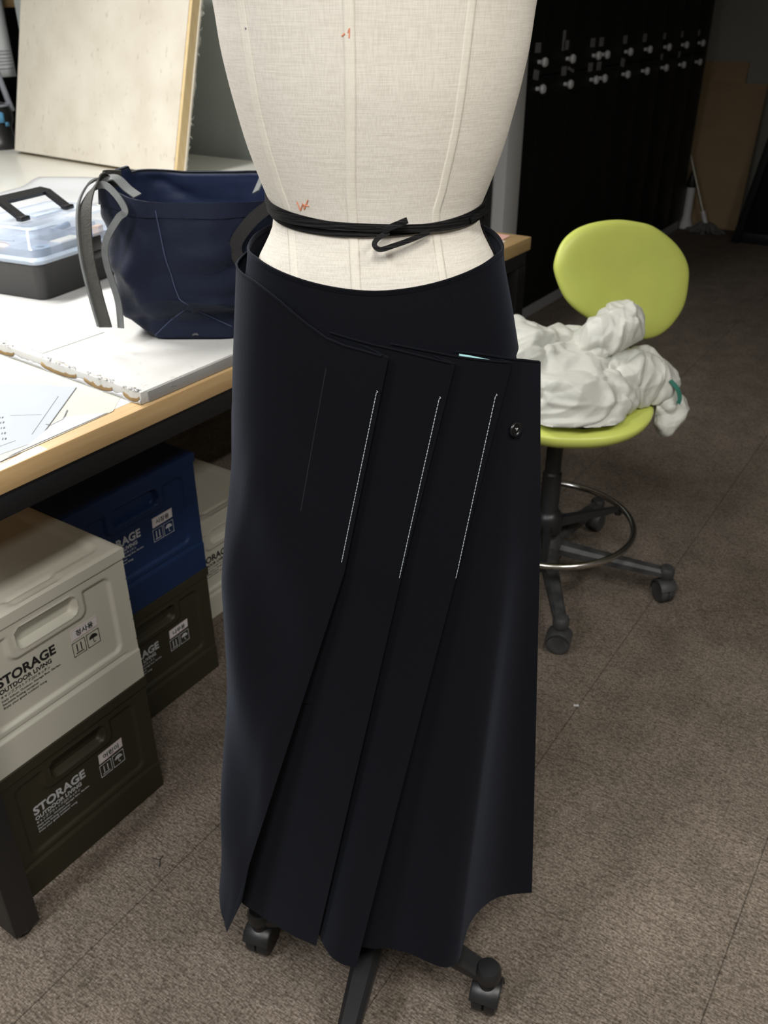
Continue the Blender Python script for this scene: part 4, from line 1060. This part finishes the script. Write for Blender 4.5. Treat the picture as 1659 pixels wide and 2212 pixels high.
def evaluated_mesh(o):
    dg = bpy.context.evaluated_depsgraph_get(); return bpy.data.meshes.new_from_object(o.evaluated_get(dg))
def cloth_lump(name, chains, lumps, parent, m, vox=.0065, wr=.010, seed=0, stretch=Vector((1, 1, 1))):
    bm = NB()
    for pts, rad in chains:
        P = spline(pts, 6); n = len(P); R = [lerp(rad[int(i / 6)], rad[min(int(i / 6) + 1, len(rad) - 1)], (i % 6) / 6) for i in range(n)]
        tube(bm, P, lambda i: R[i], 20)
    for c, s in lumps: bmesh.ops.create_icosphere(bm, subdivisions=4, radius=1, matrix=Matrix.Translation(c) @ Matrix.Diagonal((*s, 1)))
    me = bpy.data.meshes.new('tmp'); bm.to_mesh(me); bm.free()
    o = bpy.data.objects.new('tmp', me); COL.objects.link(o)
    md = o.modifiers.new('r', 'REMESH'); md.mode = 'VOXEL'; md.voxel_size = vox
    sm = o.modifiers.new('s', 'SMOOTH'); sm.factor = .5; sm.iterations = 14
    sb = o.modifiers.new('u', 'SUBSURF'); sb.levels = 1
    me2 = evaluated_mesh(o); bpy.data.objects.remove(o)
    me2.name = name
    nn = [v.normal.copy() for v in me2.vertices]
    for v, n in zip(me2.vertices, nn):
        p = Vector((v.co.x * stretch.x, v.co.y * stretch.y, v.co.z * stretch.z)); w = Vector((noise.noise(p * 6 + Vector((seed, 0, 0))), noise.noise(p * 6 + Vector((0, seed + 7, 0))), noise.noise(p * 6 + Vector((0, 0, seed + 13))))) * .05
        q = p + w
        d1 = noise.voronoi(q * 8.5 + Vector((seed, 1, 2)))[0]; d2 = noise.voronoi(q * 17 + Vector((4, seed, 2)))[0]
        t1 = max(0, 1 - (d1[1] - d1[0]) * 2.1); t2 = max(0, 1 - (d2[1] - d2[0]) * 2.2); b = noise.noise(p * 5 + Vector((seed, 3, 3)))
        c1 = max(0, 1 - abs(noise.noise(q * 9 + Vector((8, 2, seed)))) * 5.5)
        v.co += n * wr * (.80 * t1 + .34 * t2 - .30 - .7 * c1 ** 1.5 + .6 * b)
    for v in me2.vertices:                                # rest on the seat cushion
        if ((v.co.x - .01) / .225) ** 2 + ((v.co.y + .02) / .215) ** 2 < 1 and v.co.z < .5765: v.co.z = .5765
    me2.materials.clear(); me2.materials.append(m)
    me2.polygons.foreach_set('use_smooth', [True] * len(me2.polygons))
    ob = bpy.data.objects.new(name, me2); COL.objects.link(ob); ob.parent = parent; return ob
def make_jacket():
    t = thing('jacket', 'crumpled pale grey jacket heaped on the seat of the lime green stool', 'jacket', SO, FR)
    zs = .575
    cloth_lump('jacket_body', [([(-.15, .0, .66), (-.12, -.01, .70), (-.09, .02, .735)], [.06, .062, .05])],
               [((-.03, -.06, .632), (.175, .145, .075)), ((.03, -.09, .610), (.135, .120, .060)), ((-.10, -.03, .665), (.10, .11, .085)), ((.005, -.175, .575), (.105, .050, .050)), ((.0, .02, .665), (.12, .09, .070))], t, M['jacket'], .008, .016, 1, Vector((.75, 1, 1.5)))
    cloth_lump('sleeve', [([(.0, .0, .655), (.045, -.02, .690), (.085, -.035, .730), (.125, -.02, .757), (.150, -.005, .745)], [.045, .048, .055, .058, .050])],
               [((.125, -.02, .748), (.048, .048, .046))], t, M['jacket'], .006, .013, 5, Vector((1.4, 1, .8)))
    cloth_lump('sleeve', [([(.02, -.10, .600), (.09, -.08, .620), (.155, -.05, .640), (.210, -.04, .622), (.245, -.05, .585)], [.045, .055, .064, .056, .046])],
               [((.16, -.06, .602), (.075, .055, .050))], t, M['jacket'], .006, .014, 9, Vector((1.6, 1, .7)))
    cloth_lump('cuff', [([(.240, -.06, .585), (.265, -.065, .562), (.270, -.075, .535), (.240, -.090, .505)], [.036, .038, .034, .026])], [((.285, -.06, .560), (.022, .026, .034))], t, M['jacket'], .005, .010, 12)
    bm = NB(); ribbon(bm, spline([(.246, -.088, .640), (.264, -.098, .622), (.272, -.104, .600), (.268, -.110, .588)], 5), .012, .002, up=Vector((.5, -.8, .3))); obj('green_tab', bm, M['green'], t)['label'] = 'dark green tab'
    return t
make_jacket()

# ------------------------------------------------------------------ black cabinet wall
def make_cabinet():
    x0, x1, y0, y1 = 3.956, 6.69, 1.917, 2.42
    t = thing('storage_cabinet', 'tall black cabinet wall with two rows of white knobs behind the stool', 'cabinet', (x0, y0, 0))
    W = x1 - x0
    obj('carcass', box(0, W, .022, y1 - y0, .06, 2.40), M['cab_black'], t, smooth=False)
    obj('side_panel', box(W, W + .022, .0, y1 - y0, 0, 2.40), M['cab_edge'], t, smooth=False)
    obj('plinth', box(0, W, .006, .40, 0, .058), M['skirting'], t, smooth=False)
    ed = [3.96, 4.14, 4.47, 4.79, 5.12, 5.45, 5.78, 6.10, 6.42, 6.69]
    kn = [4.10, 4.41, 4.73, 4.845, 5.175, 5.48, 5.81, 6.14, 6.475]
    for row, (z0, z1, kz) in enumerate(((1.153, 2.39, 1.207), (.065, 1.147, 1.098))):
        for i in range(9):
            d = obj('door', box(ed[i] - x0 + .0015, ed[i + 1] - x0 - .0015, 0, .020, z0, z1, .0015), M['cab_black'], t)
            kx = kn[i] - x0
            k = lathe(NB(), [(0, 0), (.009, 0), (.0085, .016), (.018, .024), (.021, .033), (.016, .042), (0, .044)], 24, Matrix.Translation((kx, 0, kz)) @ Matrix.Rotation(PI / 2, 4, 'X'))
            obj('knob', k, M['knob'], d)
            if not (row == 1 and i in (5, 8)):
                bm = bx(NB(), (kx - .016 - .003 * (i % 2), -.0012, kz + .058), (.055 if i < 6 else .040, .0016, .040 if i < 6 else .034), 0, Matrix.Rotation(.15 if (row == 1 and i in (0, 4)) else 0, 3, 'Y'))
                obj('number_tag', bm, M['tag_grey'], d, smooth=False)
    bm = bx(NB(), (4.36 - x0, -.0012, 1.285), (.030, .0016, .085)); bmesh.ops.delete(bm, geom=[], context='FACES')
    o = obj('card_holder', bm, M['tag_grey'], t, smooth=False)
    bm = bx(NB(), (4.47 - x0, -.002, 1.157), (.07, .003, .014), 0, Matrix.Rotation(.25, 3, 'Y')); obj('paper_scrap', bm, M['tag_grey'], t, smooth=False)
    return t
make_cabinet()
def make_cabinet2():
    t = thing('storage_cabinet', 'black cabinet left of the pale post, glimpsed past the waist of the form', 'cabinet', (3.16, 1.95, 0))
    obj('carcass', box(0, .63, .022, .40, 0, 2.4), M['cab_black'], t, smooth=False)
    for a, b in ((.003, .313), (.317, .627)): obj('door', box(a, b, 0, .020, .05, 2.39, .0015), M['cab_black'], t)
make_cabinet2()

# ------------------------------------------------------------------ far corner by the right wall
def leaning(name, label, cat, y0, y1, L, xb, tilt, m, th=.018, me=None):
    t = thing(name, label, cat, (xb, y0, .0)); R = Matrix.Rotation(tilt, 3, 'Y')
    bm = NB(); bx(bm, (th / 2, (y1 - y0) / 2, L / 2), (th, y1 - y0, L), .001)
    for v in bm.verts: v.co = R @ v.co
    zmin = min(v.co.z for v in bm.verts)
    for v in bm.verts: v.co.z -= zmin
    obj('panel', bm, m, t); return t
leaning('wood_panel', 'tall narrow brown board leaning on the right wall behind the mop', 'board', 1.55, 2.10, .955, 6.85, math.radians(7.3), M['mdf'])
leaning('wood_panel', 'shorter offcut showing above the tall brown board at the right wall', 'board', 1.71, 2.20, 1.085, 6.886, math.radians(7.3), M['mdf'])
def make_mop():
    a, b = Vector((6.69, 1.725, .05)), Vector((6.80, 2.03, .70)); t = thing('mop', 'grey string mop with steel handle leaning in the far right corner', 'mop', (a.x, a.y, 0)); o = Vector((a.x, a.y, 0))
    obj('handle', cyl(NB(), a - o, b - o, .010, 14), M['steel'], t)
    d = (b - a).normalized(); obj('socket', cyl(NB(), a - o, a - o + d * .10, .016, 16), M['knob'], t)
    bm = NB()
    for k in range(60):
        an = random.uniform(0, 2 * PI); L = random.uniform(.07, .145); p = Vector((0, 0, .055)); dr = Vector((math.cos(an) * .8, math.sin(an) * 1.0, 0))
        tube(bm, spline([p, p + dr * L * .35 + Vector((0, 0, .005)), Vector((dr.x * L * .7, dr.y * L * .7, .022)), Vector((dr.x * L, dr.y * L, .010))], 4), .0085, 6)
    h = obj('mop_head', bm, M['mop'], t)
    return t
make_mop()
def make_tube():
    t = thing('white_tube', 'white upright tube with black cone top beside the cabinet end', 'tube', (6.775, 1.895, 0))
    obj('pipe', lathe(NB(), [(0, 0), (.055, 0), (.050, .02), (.034, .06), (.030, .09), (.030, .285), (0, .285)], 24), M['post_white'], t)
    obj('cone_top', lathe(NB(), [(0, .285), (.040, .285), (.042, .292), (.004, .42), (0, .42)], 24), M['black_plastic'], t)
make_tube()
def make_black_rack():
    t = thing('folded_table', 'black folded trestle table leaning at the right edge of the room', 'table', (6.50, 1.46, 0))
    R = Matrix.Rotation(math.radians(-7), 3, 'X').to_3x3()
    bm = bx(NB(), (0, 0, .60), (.05, .05, 1.2), .004); 
    for v in bm.verts: v.co = Matrix.Rotation(math.radians(9), 3, 'X') @ v.co
    z0 = min(v.co.z for v in bm.verts)
    for v in bm.verts: v.co.z -= z0
    obj('slanted_leg', bm, M['black_metal'], t)
    bm = bx(NB(), (.03, -.14, .62), (.03, .26, 1.16), .004)
    for v in bm.verts: v.co = Matrix.Rotation(math.radians(9), 3, 'X') @ v.co
    z0 = min(v.co.z for v in bm.verts)
    for v in bm.verts: v.co.z -= z0 - .01
    obj('top_panel', bm, M['cab_black'], t)
    bm = bx(NB(), (.06, -.30, .035), (.10, .62, .07), .005); obj('foot_bar', bm, M['black_metal'], t)
make_black_rack()
o = obj('carton', box(-.10, .10, -.15, .15, 0, .42, .004), M['paper']); o.location = (6.85, 1.12, 0); tag(o, 'pale carton at the right edge behind the black folded table', 'carton')

# ------------------------------------------------------------------ far left behind the leaning board
def hung_sheet(name, x0, x1, y, z0, z1, label, m, lines, slant=0.0):
    t = thing(name, label, 'paper', (x0, y, z0)); bm = NB(); rows = []
    for i in range(13):
        s = i / 12; rows.append([bm.verts.new((lerp(0, x1 - x0, j / 8) + slant * s, .012 * math.sin(2.2 * s) + .004 * math.sin(4 * j / 8 + s), (z1 - z0) * s)) for j in range(9)])
    for A, B in zip(rows, rows[1:]):
        for j in range(8): bm.faces.new((A[j], A[j + 1], B[j + 1], B[j]))
    o = obj('sheet', bm, m, t); solid(o, .0006, 0)
    if lines:
        bm = NB()
        for z in lines: ribbon(bm, [(.02, -.003, z), (x1 - x0 - .006, -.003, z)], .0022, .0004, up=Vector((0, -1, 0)))
        obj('ruled_lines', bm, M['ink_pale'], t, smooth=False)
    return t
hung_sheet('hanging_sheet', 2.62, 3.010, 4.20, 1.132, 1.78, 'white printed sheet hanging above the black machine at the far left', M['sheet_white'], [.036, .054, .068, .082, .098, .112], 0)
hung_sheet('hanging_sheet', 2.70, 3.035, 4.235, 1.130, 1.80, 'second white sheet hanging behind the printed one', M['sheet_white'], None, .015)
o = obj('wooden_rail', box(0, 2.0, 0, .05, 0, .036, .002), M['pine']); o.location = (1.6, 4.30, 1.425); tag(o, 'pale wooden rail above the hanging sheets at the far left', 'rail')
def make_machine():
    t = thing('desk_machine', 'rounded black machine with light blue patches left of the leaning board', 'machine', (2.628, 3.87, ZT + .0006), -.45)
    obj('body', lathe(NB(), [(0, 0), (.085, 0), (.085, .01), (.066, .03), (.060, .09), (.072, .115), (.074, .150), (.062, .178), (.03, .192), (0, .194)], 32), M['black_plastic'], t)
    bm = NB(); 
    for (a0, a1, z0, z1, r) in ((-2.2, -1.25, .112, .150, .0755), (-1.20, -.90, .095, .112, .0700)):
        rows = []
        for i in range(9):
            a = lerp(a0, a1, i / 8); rows.append([bm.verts.new((r * math.cos(a), r * math.sin(a), z0 + (.012 * math.sin(PI * i / 8) if k else 0) + (z1 - z0) * k)) for k in (0, 1)])
        for A, B in zip(rows, rows[1:]): bm.faces.new((A[0], B[0], B[1], A[1]))
    o = obj('blue_patch', bm, M['sky_blue'], t); solid(o, .001, 0)
    bm = NB(); tube(bm, [Vector((.066 * math.cos(2 * PI * k / 40), .066 * math.sin(2 * PI * k / 40), .178)) for k in range(40)], .005, 8, closed=True); obj('grey_ring', bm, M['tube_grey'], t)
    bm = NB(); tube(bm, [(.085, .06, .145), (.075, .06, .19), (.05, .06, .32)], .013, 14); obj('grey_pipe', bm, M['tube_grey'], t)
    return t
make_machine()

# ------------------------------------------------------------------ scrap of thread on the carpet
bm = NB()
tube(bm, spline([(-.005, .015, .0015), (-.002, .002, .002), (.0, -.002, .002), (-.013, -.014, .0015)], 5), .0009, 6); tube(bm, spline([(.0, -.001, .002), (.006, -.001, .003), (.011, .002, .0015)], 5), .0009, 6)
o = obj('thread_scrap', bm, M['dark_fibre']); o.location = (.714, 1.012, 0); tag(o, 'short forked dark thread on the carpet below the table', 'thread')
bm = bx(NB(), (0, 0, .0015), (.006, .013, .003), .001); o = obj('paper_fleck', bm, M['paper']); o.location = (1.571, 0.512, 0); o.rotation_euler = (0, 0, .5); tag(o, 'tiny white paper fleck lying on the carpet right of the skirt', 'scrap')
